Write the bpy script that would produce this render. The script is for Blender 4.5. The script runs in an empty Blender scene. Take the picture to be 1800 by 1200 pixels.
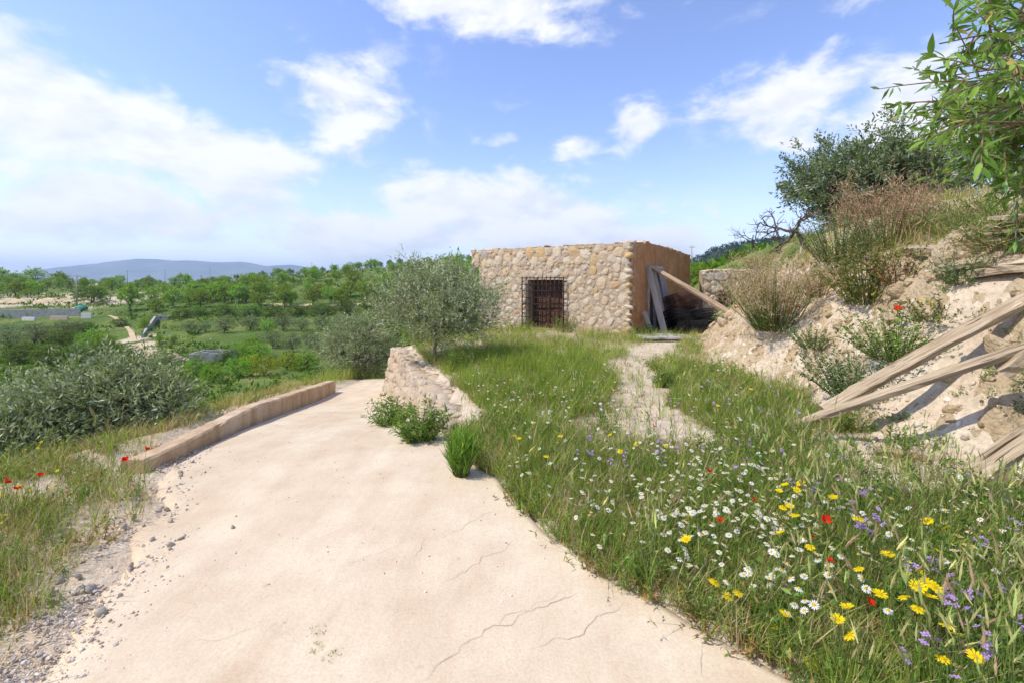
import bpy, math, random
import numpy as np
from mathutils import Vector, Matrix, Euler

# ------------------------------------------------------------------ camera, world, sun, exposure
SC = bpy.context.scene
COL = SC.collection
CAM_H = 1.6
F = 800.0            # focal length in photograph pixels (16 mm on 36 mm film, 1800 px wide)
HZ = 495.0           # eye level in the photograph
cam = bpy.data.cameras.new('camera')
cam.sensor_width = 36.0
cam.lens = 16.0
cam.shift_y = -105.0 / 1800.0
cam.clip_start = 0.05
cam.clip_end = 30000.0
cam_o = bpy.data.objects.new('camera', cam)
COL.objects.link(cam_o)
cam_o.location = (0, 0, CAM_H)
cam_o.rotation_euler = (math.radians(90), 0, 0)
SC.camera = cam_o

SUN_EL = math.radians(54)
SUN_AZ = math.atan2(-0.95, -0.30)          # measured from +Y towards +X
sdir = Vector((math.sin(SUN_AZ) * math.cos(SUN_EL), math.cos(SUN_AZ) * math.cos(SUN_EL), math.sin(SUN_EL)))
sun = bpy.data.lights.new('sun', 'SUN')
sun.energy = 2.7
sun.angle = math.radians(0.53)
sun.color = (1.0, 0.94, 0.82)
sun_o = bpy.data.objects.new('sun', sun)
COL.objects.link(sun_o)
sun_o.rotation_euler = sdir.to_track_quat('Z', 'Y').to_euler()
sun_o.location = (-30, -10, 40)

SC.view_settings.view_transform = 'Standard'
SC.view_settings.look = 'None'
SC.view_settings.gamma = 1.0
SC.view_settings.use_curve_mapping = False
SC.view_settings.exposure = 0.86
SC.render.engine = 'CYCLES'
SC.cycles.use_denoising = True
SC.cycles.max_bounces = 6
SC.cycles.transparent_max_bounces = 8
SC.cycles.volume_bounces = 0
SC.cycles.use_adaptive_sampling = True
SC.cycles.adaptive_threshold = 0.02

def az_el(px, py):
    u, v = (px - 900) / F, (HZ - py) / F
    return math.atan2(u, 1.0), math.atan2(v, math.sqrt(1 + u * u))

def build_world():
    w = bpy.data.worlds.new('World')
    SC.world = w
    w.use_nodes = True
    w.cycles.sampling_method = 'MANUAL'
    w.cycles.sample_map_resolution = 512
    nt = w.node_tree
    N, L = nt.nodes, nt.links
    N.clear()
    def nd(t, **k):
        n = N.new(t)
        for a, b in k.items():
            setattr(n, a, b)
        return n
    def math_(op, a, b=None, c=None, clamp=False):
        n = nd('ShaderNodeMath', operation=op, use_clamp=clamp)
        for i, v in enumerate((a, b, c)):
            if v is None:
                continue
            if isinstance(v, (int, float)):
                n.inputs[i].default_value = v
            else:
                L.new(v, n.inputs[i])
        return n.outputs[0]
    out = nd('ShaderNodeOutputWorld')
    sky = nd('ShaderNodeTexSky', sky_type='NISHITA')
    sky.sun_disc = False
    sky.sun_elevation = SUN_EL
    sky.sun_rotation = SUN_AZ
    sky.altitude = 500
    sky.air_density = 1.0
    sky.dust_density = 0.5
    sky.ozone_density = 3.0
    tc = nd('ShaderNodeTexCoord')
    sep = nd('ShaderNodeSeparateXYZ')
    L.new(tc.outputs['Generated'], sep.inputs[0])
    az = math_('ARCTAN2', sep.outputs[0], sep.outputs[1])
    el = math_('ARCSINE', sep.outputs[2])
    ae = nd('ShaderNodeCombineXYZ')
    L.new(az, ae.inputs[0]); L.new(el, ae.inputs[1])
    # wandering of the cloud outlines
    wn = nd('ShaderNodeTexNoise'); wn.inputs['Scale'].default_value = 5.0; wn.inputs['Detail'].default_value = 3
    L.new(tc.outputs['Generated'], wn.inputs['Vector'])
    vs = nd('ShaderNodeVectorMath', operation='SUBTRACT'); L.new(wn.outputs['Color'], vs.inputs[0]); vs.inputs[1].default_value = (.5, .5, .5)
    vm = nd('ShaderNodeVectorMath', operation='MULTIPLY'); L.new(vs.outputs[0], vm.inputs[0]); vm.inputs[1].default_value = (.16, .10, 0)
    va = nd('ShaderNodeVectorMath', operation='ADD'); L.new(ae.outputs[0], va.inputs[0]); L.new(vm.outputs[0], va.inputs[1])
    # cloud banks: (px, py, half width, half height, tilt in degrees, weight)
    banks = [(120, 195, 330, 105, -25, .92), (350, 275, 330, 100, -17, .94), (590, 220, 110, 130, 30, .95), (60, 385, 240, 60, -4, .8),
             (330, 375, 420, 80, 2, 1.0), (620, 405, 330, 66, 0, 1.15), (900, 380, 350, 74, -4, 1.2), (700, 335, 70, 26, 0, .75),
             (1090, 415, 190, 42, -10, 1.1), (890, 5, 240, 62, -6, 1.05), (1380, 185, 210, 90, 6, .95), (1110, 225, 62, 38, 30, .66),
             (1000, 262, 66, 28, 10, .62), (1640, 190, 190, 130, -20, .9), (1360, 268, 110, 30, 0, .75), (1530, 0, 90, 34, 0, .6),
             (880, 255, 60, 14, 0, .45), (1200, 425, 110, 28, 0, .8), (-160, 330, 260, 150, 0, .95), (40, 120, 130, 70, -30, .8)]
    tot = None
    for px, py, hw, hh, tilt, wt in banks:
        a, e = az_el(px, py)
        k = math.cos(a)
        mp = nd('ShaderNodeMapping', vector_type='TEXTURE')
        mp.inputs['Location'].default_value = (a, e, 0)
        mp.inputs['Rotation'].default_value = (0, 0, math.radians(tilt))
        mp.inputs['Scale'].default_value = (hw / F * k * k * 1.4, hh / F * k * 1.4, 1)
        L.new(va.outputs[0], mp.inputs['Vector'])
        g = nd('ShaderNodeTexGradient', gradient_type='SPHERICAL')
        L.new(mp.outputs[0], g.inputs[0])
        gv = math_('MULTIPLY', g.outputs['Fac'], wt)
        tot = gv if tot is None else math_('SMOOTH_MAX', tot, gv, .12)
    # scattered cloud everywhere else in the sky
    mpb = nd('ShaderNodeMapping'); mpb.inputs['Scale'].default_value = (1, 1, 2.6)
    L.new(tc.outputs['Generated'], mpb.inputs['Vector'])
    bn = nd('ShaderNodeTexNoise'); bn.inputs['Scale'].default_value = 2.3; bn.inputs['Detail'].default_value = 2
    L.new(mpb.outputs[0], bn.inputs['Vector'])
    away = math_('MULTIPLY', math_('SUBTRACT', math_('ABSOLUTE', az), 1.05), 2.0, clamp=True)
    rest = math_('MULTIPLY', math_('MULTIPLY', math_('SUBTRACT', bn.outputs['Fac'], .42), 2.6), away, clamp=True)
    tot = math_('MAXIMUM', tot, rest)
    def billow(off):
        mp = nd('ShaderNodeMapping'); mp.inputs['Scale'].default_value = (1, 1, 1.9); mp.inputs['Location'].default_value = off
        mp.inputs['Rotation'].default_value = (0, math.radians(10), 0)
        L.new(tc.outputs['Generated'], mp.inputs['Vector'])
        n = nd('ShaderNodeTexNoise'); n.inputs['Scale'].default_value = 5.0; n.inputs['Detail'].default_value = 10
        n.inputs['Roughness'].default_value = .58; n.inputs['Distortion'].default_value = .25
        L.new(mp.outputs[0], n.inputs['Vector'])
        return n.outputs['Fac']
    b1 = billow((0, 0, 0)); b2 = billow((-.02, -.012, .05))
    fn = nd('ShaderNodeTexNoise'); fn.inputs['Scale'].default_value = 15.0; fn.inputs['Detail'].default_value = 8; fn.inputs['Roughness'].default_value = .62; fn.inputs['Distortion'].default_value = .4
    fm = nd('ShaderNodeMapping'); fm.inputs['Scale'].default_value = (1, 1, 1.7); fm.inputs['Rotation'].default_value = (0, math.radians(22), 0)
    L.new(tc.outputs['Generated'], fm.inputs['Vector']); L.new(fm.outputs[0], fn.inputs['Vector'])
    d1 = math_('ADD', math_('MULTIPLY', tot, 1.5), math_('MULTIPLY', math_('SUBTRACT', b1, .5), 2.7))
    d1 = math_('ADD', d1, math_('MULTIPLY', math_('SUBTRACT', fn.outputs['Fac'], .5), 1.3))
    dens = nd('ShaderNodeMapRange', interpolation_type='SMOOTHSTEP')
    dens.inputs['From Min'].default_value = .34; dens.inputs['From Max'].default_value = 1.15
    L.new(d1, dens.inputs['Value'])
    veil = nd('ShaderNodeMapRange', interpolation_type='SMOOTHSTEP'); veil.inputs['From Min'].default_value = .30; veil.inputs['From Max'].default_value = .0
    veil.inputs['To Min'].default_value = 0.0; veil.inputs['To Max'].default_value = .42      # whitish summer haze low in the sky, all round
    L.new(el, veil.inputs['Value'])
    present = math_('MULTIPLY', tot, 6.0, clamp=True)
    fac = math_('MAXIMUM', math_('MULTIPLY', math_('MULTIPLY', dens.outputs[0], present), .93), veil.outputs[0])
    # thick and low: lavender grey undersides
    sh = math_('ADD', math_('MULTIPLY', math_('SUBTRACT', b2, b1), 5.0), .26)
    low = nd('ShaderNodeMapRange'); low.inputs['From Min'].default_value = .42; low.inputs['From Max'].default_value = .03
    low.inputs['To Min'].default_value = 0.0; low.inputs['To Max'].default_value = .08
    L.new(el, low.inputs['Value'])
    sh = math_('ADD', sh, low.outputs[0], clamp=True)
    cmix = nd('ShaderNodeMix', data_type='RGBA')
    cmix.inputs[6].default_value = (1.0, 1.0, 1.0, 1); cmix.inputs[7].default_value = (.80, .83, .94, 1)
    L.new(sh, cmix.inputs[0])
    bg = nd('ShaderNodeBackground'); bg.inputs['Strength'].default_value = SKY
    tint = nd('ShaderNodeMix', data_type='RGBA', blend_type='MULTIPLY'); tint.inputs[0].default_value = 1.0
    tint.inputs[7].default_value = (1.05, .95, 1.06, 1)          # a touch more violet, as the hazy summer air has it
    L.new(sky.outputs[0], tint.inputs[6]); L.new(tint.outputs[2], bg.inputs[0])
    bc = nd('ShaderNodeBackground'); bc.inputs['Strength'].default_value = CLOUD
    L.new(cmix.outputs[2], bc.inputs[0])
    mx = nd('ShaderNodeMixShader')
    L.new(fac, mx.inputs[0]); L.new(bg.outputs[0], mx.inputs[1]); L.new(bc.outputs[0], mx.inputs[2])
    L.new(mx.outputs[0], out.inputs[0])
SKY, CLOUD = 0.148, 0.62
build_world()

rng = np.random.default_rng(7)
random.seed(7)

# ------------------------------------------------------------------ helpers
def P(px, py, d):
    return np.array([(px - 900) / F * d, d, CAM_H - (py - HZ) / F * d])

def tag(o, label=None, cat=None, group=None, kind=None):
    if label: o['label'] = label
    if cat: o['category'] = cat
    if group: o['group'] = group
    if kind: o['kind'] = kind
    return o

def empty(name, loc=(0, 0, 0), rotz=0.0):
    o = bpy.data.objects.new(name, None)
    o.empty_display_size = .1
    COL.objects.link(o)
    o.location = loc
    o.rotation_euler = (0, 0, rotz)
    return o

def link(name, me, parent=None, loc=None, rot=None, scale=None):
    o = bpy.data.objects.new(name, me)
    COL.objects.link(o)
    if parent is not None: o.parent = parent
    if loc is not None: o.location = loc
    if rot is not None: o.rotation_euler = rot
    if scale is not None: o.scale = scale
    return o

def mesh_np(name, V, T, mat=None, col=None, smooth=False):
    V = np.asarray(V, np.float32).reshape(-1, 3); T = np.asarray(T, np.int32)
    k = T.shape[1]
    me = bpy.data.meshes.new(name)
    me.vertices.add(len(V)); me.vertices.foreach_set('co', V.ravel())
    me.loops.add(T.size); me.loops.foreach_set('vertex_index', T.ravel())
    me.polygons.add(len(T))
    me.polygons.foreach_set('loop_start', np.arange(0, T.size, k, dtype=np.int32))
    me.polygons.foreach_set('use_smooth', np.full(len(T), smooth, dtype=bool))
    me.update(calc_edges=True)
    if col is not None:
        a = me.color_attributes.new('Col', 'FLOAT_COLOR', 'POINT')
        c = np.ones((len(V), 4), np.float32); c[:, :3] = col
        a.data.foreach_set('color', c.ravel())
    if mat is not None: me.materials.append(mat)
    return me

class Acc:
    """collects triangles"""
    def __init__(s): s.V = []; s.T = []; s.C = []; s.n = 0
    def add(s, V, T, C=None):
        V = np.asarray(V, float).reshape(-1, 3); T = np.asarray(T, int)
        if T.shape[1] == 4:
            T = np.concatenate([T[:, [0, 1, 2]], T[:, [0, 2, 3]]])
        s.V.append(V); s.T.append(T + s.n); s.n += len(V)
        if C is None: C = np.ones(3)
        C = np.asarray(C, float)
        if C.ndim == 1: C = np.tile(C, (len(V), 1))
        s.C.append(C)
        return s
    def tri(s):
        return np.concatenate(s.V), np.concatenate(s.T), np.concatenate(s.C)
    def mesh(s, name, mat, smooth=False, col=True):
        V, T, C = s.tri()
        return mesh_np(name, V, T, mat, C if col else None, smooth)

def frame_of(d):
    d = np.asarray(d, float); d = d / (np.linalg.norm(d) + 1e-9)
    a = np.array([0, 0, 1.0]) if abs(d[2]) < .9 else np.array([1.0, 0, 0])
    u = np.cross(d, a); u /= np.linalg.norm(u)
    return d, u, np.cross(d, u)

def tube(acc, pts, rad, n=6, C=(1, 1, 1), cap=True):
    pts = np.asarray(pts, float)
    rad = np.broadcast_to(np.asarray(rad, float), (len(pts),))
    V = []
    ang = np.arange(n) * 2 * math.pi / n
    for i, p in enumerate(pts):
        t = pts[min(i + 1, len(pts) - 1)] - pts[max(i - 1, 0)]
        _, u, v = frame_of(t)
        V.append(p + rad[i] * (np.cos(ang)[:, None] * u + np.sin(ang)[:, None] * v))
    V = np.concatenate(V)
    Q = []
    for i in range(len(pts) - 1):
        for j in range(n):
            a, b = i * n + j, i * n + (j + 1) % n
            Q.append((a, b, b + n, a + n))
    T = []
    for q in Q: T += [(q[0], q[1], q[2]), (q[0], q[2], q[3])]
    if cap:
        m = (len(pts) - 1) * n
        for j in range(1, n - 1):
            T.append((0, j + 1, j)); T.append((m, m + j, m + j + 1))
    acc.add(V, T, C)

def box(acc, lo, hi, C=(1, 1, 1)):
    x0, y0, z0 = lo; x1, y1, z1 = hi
    V = [(x0, y0, z0), (x1, y0, z0), (x1, y1, z0), (x0, y1, z0), (x0, y0, z1), (x1, y0, z1), (x1, y1, z1), (x0, y1, z1)]
    acc.add(V, [(0, 3, 2, 1), (4, 5, 6, 7), (0, 1, 5, 4), (1, 2, 6, 5), (2, 3, 7, 6), (3, 0, 4, 7)], C)

def hash2(ix, iy, seed):
    h = (ix.astype(np.int64) * 374761393 + iy.astype(np.int64) * 668265263 + seed * 1274126177) & 0x7fffffff
    h = ((h ^ (h >> 13)) * 1274126177) & 0x7fffffff
    h = h ^ (h >> 16)
    return (h & 0xffffff) / float(0xffffff)

def vnoise(x, y, seed=0):
    x = np.asarray(x, float); y = np.asarray(y, float)
    ix, iy = np.floor(x), np.floor(y)
    fx, fy = x - ix, y - iy
    fx = fx * fx * (3 - 2 * fx); fy = fy * fy * (3 - 2 * fy)
    a = hash2(ix, iy, seed); b = hash2(ix + 1, iy, seed); c = hash2(ix, iy + 1, seed); d = hash2(ix + 1, iy + 1, seed)
    return (a * (1 - fx) + b * fx) * (1 - fy) + (c * (1 - fx) + d * fx) * fy

def fbm(x, y, octv=4, seed=0, gain=.5):
    s = 0; a = 1; t = 0
    for o in range(octv):
        s = s + a * vnoise(np.asarray(x) * 2 ** o + 17.3 * o, np.asarray(y) * 2 ** o - 9.1 * o, seed + o)
        t += a; a *= gain
    return s / t

def sstep(a, b, x):
    t = np.clip((np.asarray(x, float) - a) / (b - a), 0, 1)
    return t * t * (3 - 2 * t)

# ------------------------------------------------------------------ materials
class NT:
    def __init__(s, name):
        s.m = bpy.data.materials.new(name); s.m.use_nodes = True
        s.t = s.m.node_tree; s.t.nodes.clear()
        s.out = s.n('ShaderNodeOutputMaterial')
    def n(s, t, **k):
        x = s.t.nodes.new(t)
        for a, b in k.items(): setattr(x, a, b)
        return x
    def l(s, a, b): s.t.links.new(a, b)
    def noise(s, vec, scale, detail=4, rough=.55, dist=0.0):
        x = s.n('ShaderNodeTexNoise'); x.inputs['Scale'].default_value = scale; x.inputs['Detail'].default_value = detail
        x.inputs['Roughness'].default_value = rough; x.inputs['Distortion'].default_value = dist
        if vec is not None: s.l(vec, x.inputs['Vector'])
        return x
    def ramp(s, fac, stops):
        x = s.n('ShaderNodeValToRGB')
        e = x.color_ramp.elements
        while len(e) < len(stops): e.new(.5)
        for i, (p, c) in enumerate(stops):
            e[i].position = p; e[i].color = (*c, 1) if len(c) == 3 else c
        s.l(fac, x.inputs[0])
        return x.outputs[0]
    def mix(s, fac, a, b, mode='MIX'):
        x = s.n('ShaderNodeMix', data_type='RGBA', blend_type=mode)
        for v, i in ((fac, 0), (a, 6), (b, 7)):
            if isinstance(v, (int, float)): x.inputs[i].default_value = v
            elif isinstance(v, tuple): x.inputs[i].default_value = (*v, 1)
            else: s.l(v, x.inputs[i])
        return x.outputs[2]
    def math(s, op, a, b=0.0, clamp=False):
        x = s.n('ShaderNodeMath', operation=op, use_clamp=clamp)
        for i, v in enumerate((a, b)):
            if isinstance(v, (int, float)): x.inputs[i].default_value = v
            else: s.l(v, x.inputs[i])
        return x.outputs[0]
    def mapping(s, vec, scale=(1, 1, 1), rot=(0, 0, 0)):
        x = s.n('ShaderNodeMapping'); x.inputs['Scale'].default_value = scale; x.inputs['Rotation'].default_value = rot
        s.l(vec, x.inputs['Vector']); return x.outputs[0]
    def bump(s, h, strength=.5, dist=.02):
        x = s.n('ShaderNodeBump'); x.inputs['Strength'].default_value = strength; x.inputs['Distance'].default_value = dist
        s.l(h, x.inputs['Height']); return x.outputs[0]
    def principled(s, color, rough=.9, normal=None, spec=.2, metal=0.0):
        b = s.n('ShaderNodeBsdfPrincipled')
        if isinstance(color, tuple): b.inputs['Base Color'].default_value = (*color, 1)
        else: s.l(color, b.inputs['Base Color'])
        if isinstance(rough, (int, float)): b.inputs['Roughness'].default_value = rough
        else: s.l(rough, b.inputs['Roughness'])
        b.inputs['Specular IOR Level'].default_value = spec
        b.inputs['Metallic'].default_value = metal
        if normal is not None: s.l(normal, b.inputs['Normal'])
        s.l(b.outputs[0], s.out.inputs[0])
        return s.m
    def obj(s): return s.n('ShaderNodeTexCoord').outputs['Object']
    def pos(s): return s.n('ShaderNodeNewGeometry').outputs['Position']
    def rand(s): return s.n('ShaderNodeObjectInfo').outputs['Random']
    def attr(s, name='Col'):
        a = s.n('ShaderNodeAttribute'); a.attribute_name = name; return a.outputs['Color']

def mat_plain(name, c, rough=.85, var=.25, scale=8., bump=.2, metal=0., spec=.2, space='obj'):
    k = NT(name)
    v = k.obj() if space == 'obj' else k.pos()
    n = k.noise(v, scale, 5)
    d = tuple(x * (1 - var) for x in c); u = tuple(min(1, x * (1 + var)) for x in c)
    col = k.ramp(n.outputs['Fac'], [(.3, d), (.7, u)])
    return k.principled(col, rough, k.bump(n.outputs['Fac'], bump, .01), spec, metal)

def mat_leaf(name, transl=.3, gloss=.12, rough=.5, objvar=0.0):
    k = NT(name)
    c = k.attr()
    if objvar:
        hs = k.n('ShaderNodeHueSaturation')
        k.l(c, hs.inputs['Color'])
        r = k.rand()
        k.l(k.math('ADD', k.math('MULTIPLY', r, .05), .475), hs.inputs['Hue'])
        k.l(k.math('ADD', k.math('MULTIPLY', r, objvar), 1 - objvar / 2), hs.inputs['Value'])
        c = hs.outputs[0]
    d = k.n('ShaderNodeBsdfDiffuse'); k.l(c, d.inputs[0])
    t = k.n('ShaderNodeBsdfTranslucent')
    k.l(k.mix(.6, c, (.55, .75, .15), 'OVERLAY'), t.inputs[0])
    m = k.n('ShaderNodeMixShader'); m.inputs[0].default_value = transl
    k.l(d.outputs[0], m.inputs[1]); k.l(t.outputs[0], m.inputs[2])
    if gloss > 0:
        g = k.n('ShaderNodeBsdfGlossy'); g.inputs['Roughness'].default_value = rough; g.inputs[0].default_value = (1, 1, 1, 1)
        f = k.n('ShaderNodeFresnel'); f.inputs[0].default_value = 1.4
        m2 = k.n('ShaderNodeMixShader'); k.l(k.math('MULTIPLY', f.outputs[0], gloss * 8), m2.inputs[0])
        k.l(m.outputs[0], m2.inputs[1]); k.l(g.outputs[0], m2.inputs[2])
        m = m2
    k.l(m.outputs[0], k.out.inputs[0])
    return k.m

def mat_stone(name, stops, bump=.6, scale=9., rough=.9):
    """every stone takes its own tone from its own object"""
    k = NT(name)
    r = k.rand()
    base = k.ramp(r, stops)
    v = k.n('ShaderNodeVectorMath', operation='ADD')
    k.l(k.obj(), v.inputs[0])
    cx = k.n('ShaderNodeCombineXYZ'); k.l(k.math('MULTIPLY', r, 57.0), cx.inputs[0]); k.l(cx.outputs[0], v.inputs[1])
    n1 = k.noise(v.outputs[0], 1.6, 5, .6); n2 = k.noise(v.outputs[0], scale, 6, .65)
    c = k.mix(k.math('MULTIPLY', n1.outputs['Fac'], .8), base, k.mix(.5, base, (.62, .52, .42)))
    c = k.mix(.55, c, k.ramp(n2.outputs['Fac'], [(.3, (.35, .32, .3)), (.65, (.78, .76, .74))]), 'OVERLAY')
    h = k.math('ADD', k.math('MULTIPLY', n1.outputs['Fac'], 1.0), k.math('MULTIPLY', n2.outputs['Fac'], .6))
    return k.principled(c, rough, k.bump(h, bump, .12), .15)

def mat_earth(name, c0, c1, c2, pebble=True):
    k = NT(name)
    p = k.pos()
    a = k.noise(p, .9, 6, .6); b = k.noise(p, 9, 8, .65); c = k.noise(p, 42, 6, .7)
    col = k.ramp(a.outputs['Fac'], [(.3, c0), (.5, c1), (.72, c2)])
    col = k.mix(.3, col, k.ramp(b.outputs['Fac'], [(.3, (.30, .29, .28)), (.62, (.72, .72, .72))]), 'OVERLAY')
    vo = k.n('ShaderNodeTexVoronoi'); vo.inputs['Scale'].default_value = 26; k.l(p, vo.inputs['Vector'])
    h = k.math('ADD', k.math('MULTIPLY', b.outputs['Fac'], 1.0), k.math('MULTIPLY', c.outputs['Fac'], .45))
    if pebble: h = k.math('ADD', h, k.math('MULTIPLY', vo.outputs['Distance'], -.35))
    return k.principled(col, .95, k.bump(h, 1.0, .06), .1)

def mat_ground():
    """valley floor and hillside: bare soil where the 'green' mask is low, short grass and herbs where it is high"""
    k = NT('ground_soil_and_grass')
    p = k.pos()
    m = k.attr('Mask')
    n1 = k.noise(p, .12, 6, .65); n2 = k.noise(p, 1.3, 6, .65); n3 = k.noise(p, 16, 5, .7)
    soil = k.ramp(n2.outputs['Fac'], [(.3, (.46, .36, .255)), (.55, (.56, .455, .34)), (.75, (.62, .53, .415))])
    soil = k.mix(.5, soil, k.ramp(n3.outputs['Fac'], [(.3, (.3, .3, .3)), (.65, (.72, .72, .72))]), 'OVERLAY')
    gr = k.ramp(n1.outputs['Fac'], [(.28, (.06, .098, .022)), (.45, (.09, .14, .03)), (.58, (.14, .18, .045)), (.72, (.26, .235, .10))])
    gr = k.mix(.6, gr, k.ramp(n2.outputs['Fac'], [(.3, (.25, .27, .25)), (.7, (.72, .70, .66))]), 'OVERLAY')
    sp = k.n('ShaderNodeSeparateColor'); k.l(m, sp.inputs[0])
    f = k.math('ADD', sp.outputs[0], k.math('MULTIPLY', k.math('SUBTRACT', n2.outputs['Fac'], .5), 1.1))
    f = k.ramp(f, [(.38, (0, 0, 0)), (.62, (1, 1, 1))])
    col = k.mix(f, soil, gr)
    h = k.math('ADD', k.math('MULTIPLY', n2.outputs['Fac'], 1.0), k.math('MULTIPLY', n3.outputs['Fac'], .3))
    return k.principled(col, .95, k.bump(h, .7, .15), .08)

def mat_road():
    k = NT('pale_concrete_track')
    p = k.pos()
    a = k.noise(p, .45, 5, .6, .6); b = k.noise(p, 3.2, 6, .6); c = k.noise(p, 75, 4, .7); g = k.noise(p, 240, 2, .6)
    col = k.ramp(a.outputs['Fac'], [(.3, (.545, .43, .30)), (.5, (.58, .47, .34)), (.7, (.605, .505, .38))])
    col = k.mix(.3, col, k.ramp(b.outputs['Fac'], [(.3, (.38, .36, .34)), (.6, (.62, .62, .62))]), 'OVERLAY')
    st_ = k.noise(k.mapping(p, (2.4, .38, 1), (0, 0, math.radians(-14))), 1.0, 6, .65, .5)      # worn and stained streaks along the wheel lines
    col = k.mix(.5, col, k.ramp(st_.outputs['Fac'], [(.32, (.40, .375, .35)), (.6, (.56, .56, .56))]), 'OVERLAY')
    sp_ = k.noise(p, 22, 3, .5); col = k.mix(k.ramp(sp_.outputs['Fac'], [(.66, (0, 0, 0)), (.74, (.35, .35, .35))]), col, (.36, .28, .21))
    col = k.mix(.35, col, k.ramp(c.outputs['Fac'], [(.3, (.34, .33, .32)), (.6, (.6, .6, .6))]), 'OVERLAY')
    # brushed finish along the track and fine grit
    br = k.noise(k.mapping(p, (26, 2.2, 1), (0, 0, math.radians(-24))), 1.0, 4, .6)
    h = k.math('ADD', k.math('MULTIPLY', c.outputs['Fac'], .5), k.math('MULTIPLY', g.outputs['Fac'], .25))
    h = k.math('ADD', h, k.math('MULTIPLY', br.outputs['Fac'], .35))
    h = k.math('ADD', h, k.math('MULTIPLY', b.outputs['Fac'], .35))
    return k.principled(col, .92, k.bump(h, .4, .010), .15)

def mat_wood(name, c0, c1, c2):
    k = NT(name)
    o = k.obj(); r = k.rand()
    v = k.n('ShaderNodeVectorMath', operation='ADD'); k.l(o, v.inputs[0])
    cx = k.n('ShaderNodeCombineXYZ')
    for i, s_ in enumerate((31., 17., 9.)): k.l(k.math('MULTIPLY', r, s_), cx.inputs[i])
    k.l(cx.outputs[0], v.inputs[1])
    g = k.noise(k.mapping(v.outputs[0], (1.3, 26, 26)), 1.6, 7, .65, .6)
    w = k.noise(k.mapping(v.outputs[0], (.7, 4, 4)), 1.4, 4, .6)
    col = k.ramp(g.outputs['Fac'], [(.28, c0), (.5, c1), (.72, c2)])
    col = k.mix(.5, col, k.ramp(w.outputs['Fac'], [(.3, (.3, .28, .26)), (.65, (.7, .7, .7))]), 'OVERLAY')
    cr = k.ramp(k.noise(k.mapping(v.outputs[0], (.9, 40, 40)), 1.0, 3, .5, .8).outputs['Fac'], [(.31, (.16, .13, .10)), (.37, (1, 1, 1))])
    col = k.mix(1.0, col, cr, 'MULTIPLY')
    return k.principled(col, .85, k.bump(g.outputs['Fac'], .7, .02), .15)

M_GROUND = mat_ground()
M_BANK = mat_earth('crumbling_clay_bank', (.43, .315, .18), (.515, .395, .25), (.59, .475, .325))
M_ROAD = mat_road()
def mat_kerb():
    k = NT('rendered_kerb_concrete'); p = k.pos()
    a = k.noise(p, 1.8, 6, .65, .4); f = k.noise(p, 28, 6, .7); d = k.noise(k.mapping(p, (6, 6, 1.2)), 1.0, 5, .6)
    col = k.ramp(a.outputs['Fac'], [(.3, (.42, .285, .165)), (.5, (.51, .37, .235)), (.68, (.57, .45, .32))])
    col = k.mix(.5, col, k.ramp(d.outputs['Fac'], [(.32, (.30, .28, .26)), (.6, (.6, .6, .6))]), 'OVERLAY')
    col = k.mix(.35, col, k.ramp(f.outputs['Fac'], [(.3, (.32, .32, .32)), (.62, (.66, .66, .66))]), 'OVERLAY')
    return k.principled(col, .92, k.bump(k.math('ADD', k.math('MULTIPLY', f.outputs['Fac'], .6), a.outputs['Fac']), .7, .03), .15)
M_CONC = mat_kerb()
M_CRACK = mat_plain('dark_crack_soil', (.27, .20, .15), .95, .3, 20)  # one dark tone for the crack ribbons laid on the slab
M_GREYCONC = mat_plain('grey_concrete', (.36, .345, .31), .9, .2, 1.4, .4)
M_MORTAR = mat_earth('lime_mortar', (.42, .315, .215), (.49, .38, .27), (.55, .445, .335), False)
M_MORTAR2 = mat_earth('pink_mortar', (.44, .325, .215), (.50, .39, .275), (.56, .455, .34), False)
M_MUD0 = mat_earth('ochre_mud_render', (.36, .205, .11), (.42, .25, .14), (.47, .31, .185), False)
def mat_mud():
    k = NT('weathered_mud_render'); p = k.pos()
    a = k.noise(p, 1.6, 6, .65, .5); st = k.noise(k.mapping(p, (7, 7, .8)), 1.0, 6, .65, .4); f = k.noise(p, 30, 6, .7)
    col = k.ramp(a.outputs['Fac'], [(.28, (.31, .155, .07)), (.45, (.42, .225, .105)), (.6, (.47, .28, .145)), (.72, (.52, .37, .235))])
    col = k.mix(.3, col, k.ramp(st.outputs['Fac'], [(.3, (.32, .29, .26)), (.62, (.62, .61, .6))]), 'OVERLAY')
    col = k.mix(.4, col, k.ramp(f.outputs['Fac'], [(.3, (.3, .3, .3)), (.65, (.7, .7, .7))]), 'OVERLAY')
    h = k.math('ADD', k.math('MULTIPLY', st.outputs['Fac'], .4), k.math('MULTIPLY', f.outputs['Fac'], .6)); h = k.math('ADD', h, k.math('MULTIPLY', a.outputs['Fac'], 1.0))
    return k.principled(col, .95, k.bump(h, 1.0, .06), .1)
M_MUD = mat_mud()
M_STONE = mat_stone('field_stone', [(0, (.48, .30, .14)), (.14, (.59, .47, .33)), (.30, (.64, .545, .425)), (.46, (.55, .41, .26)), (.58, (.42, .34, .27)), (.66, (.62, .52, .405)), (.78, (.56, .43, .29)), (.88, (.56, .35, .12)), (.95, (.62, .51, .37)), (1, (.33, .31, .30))])
M_STONE2 = mat_stone('pale_wall_stone', [(0, (.47, .34, .215)), (.3, (.55, .43, .295)), (.6, (.50, .40, .295)), (.85, (.59, .475, .345)), (1, (.43, .355, .29))])
M_PEBBLE = mat_stone('road_pebble', [(0, (.56, .45, .34)), (.4, (.62, .54, .44)), (.7, (.52, .46, .39)), (1, (.64, .57, .48))])
M_WOOD = mat_wood('weathered_grey_timber', (.18, .125, .075), (.385, .30, .20), (.56, .465, .345))
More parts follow.
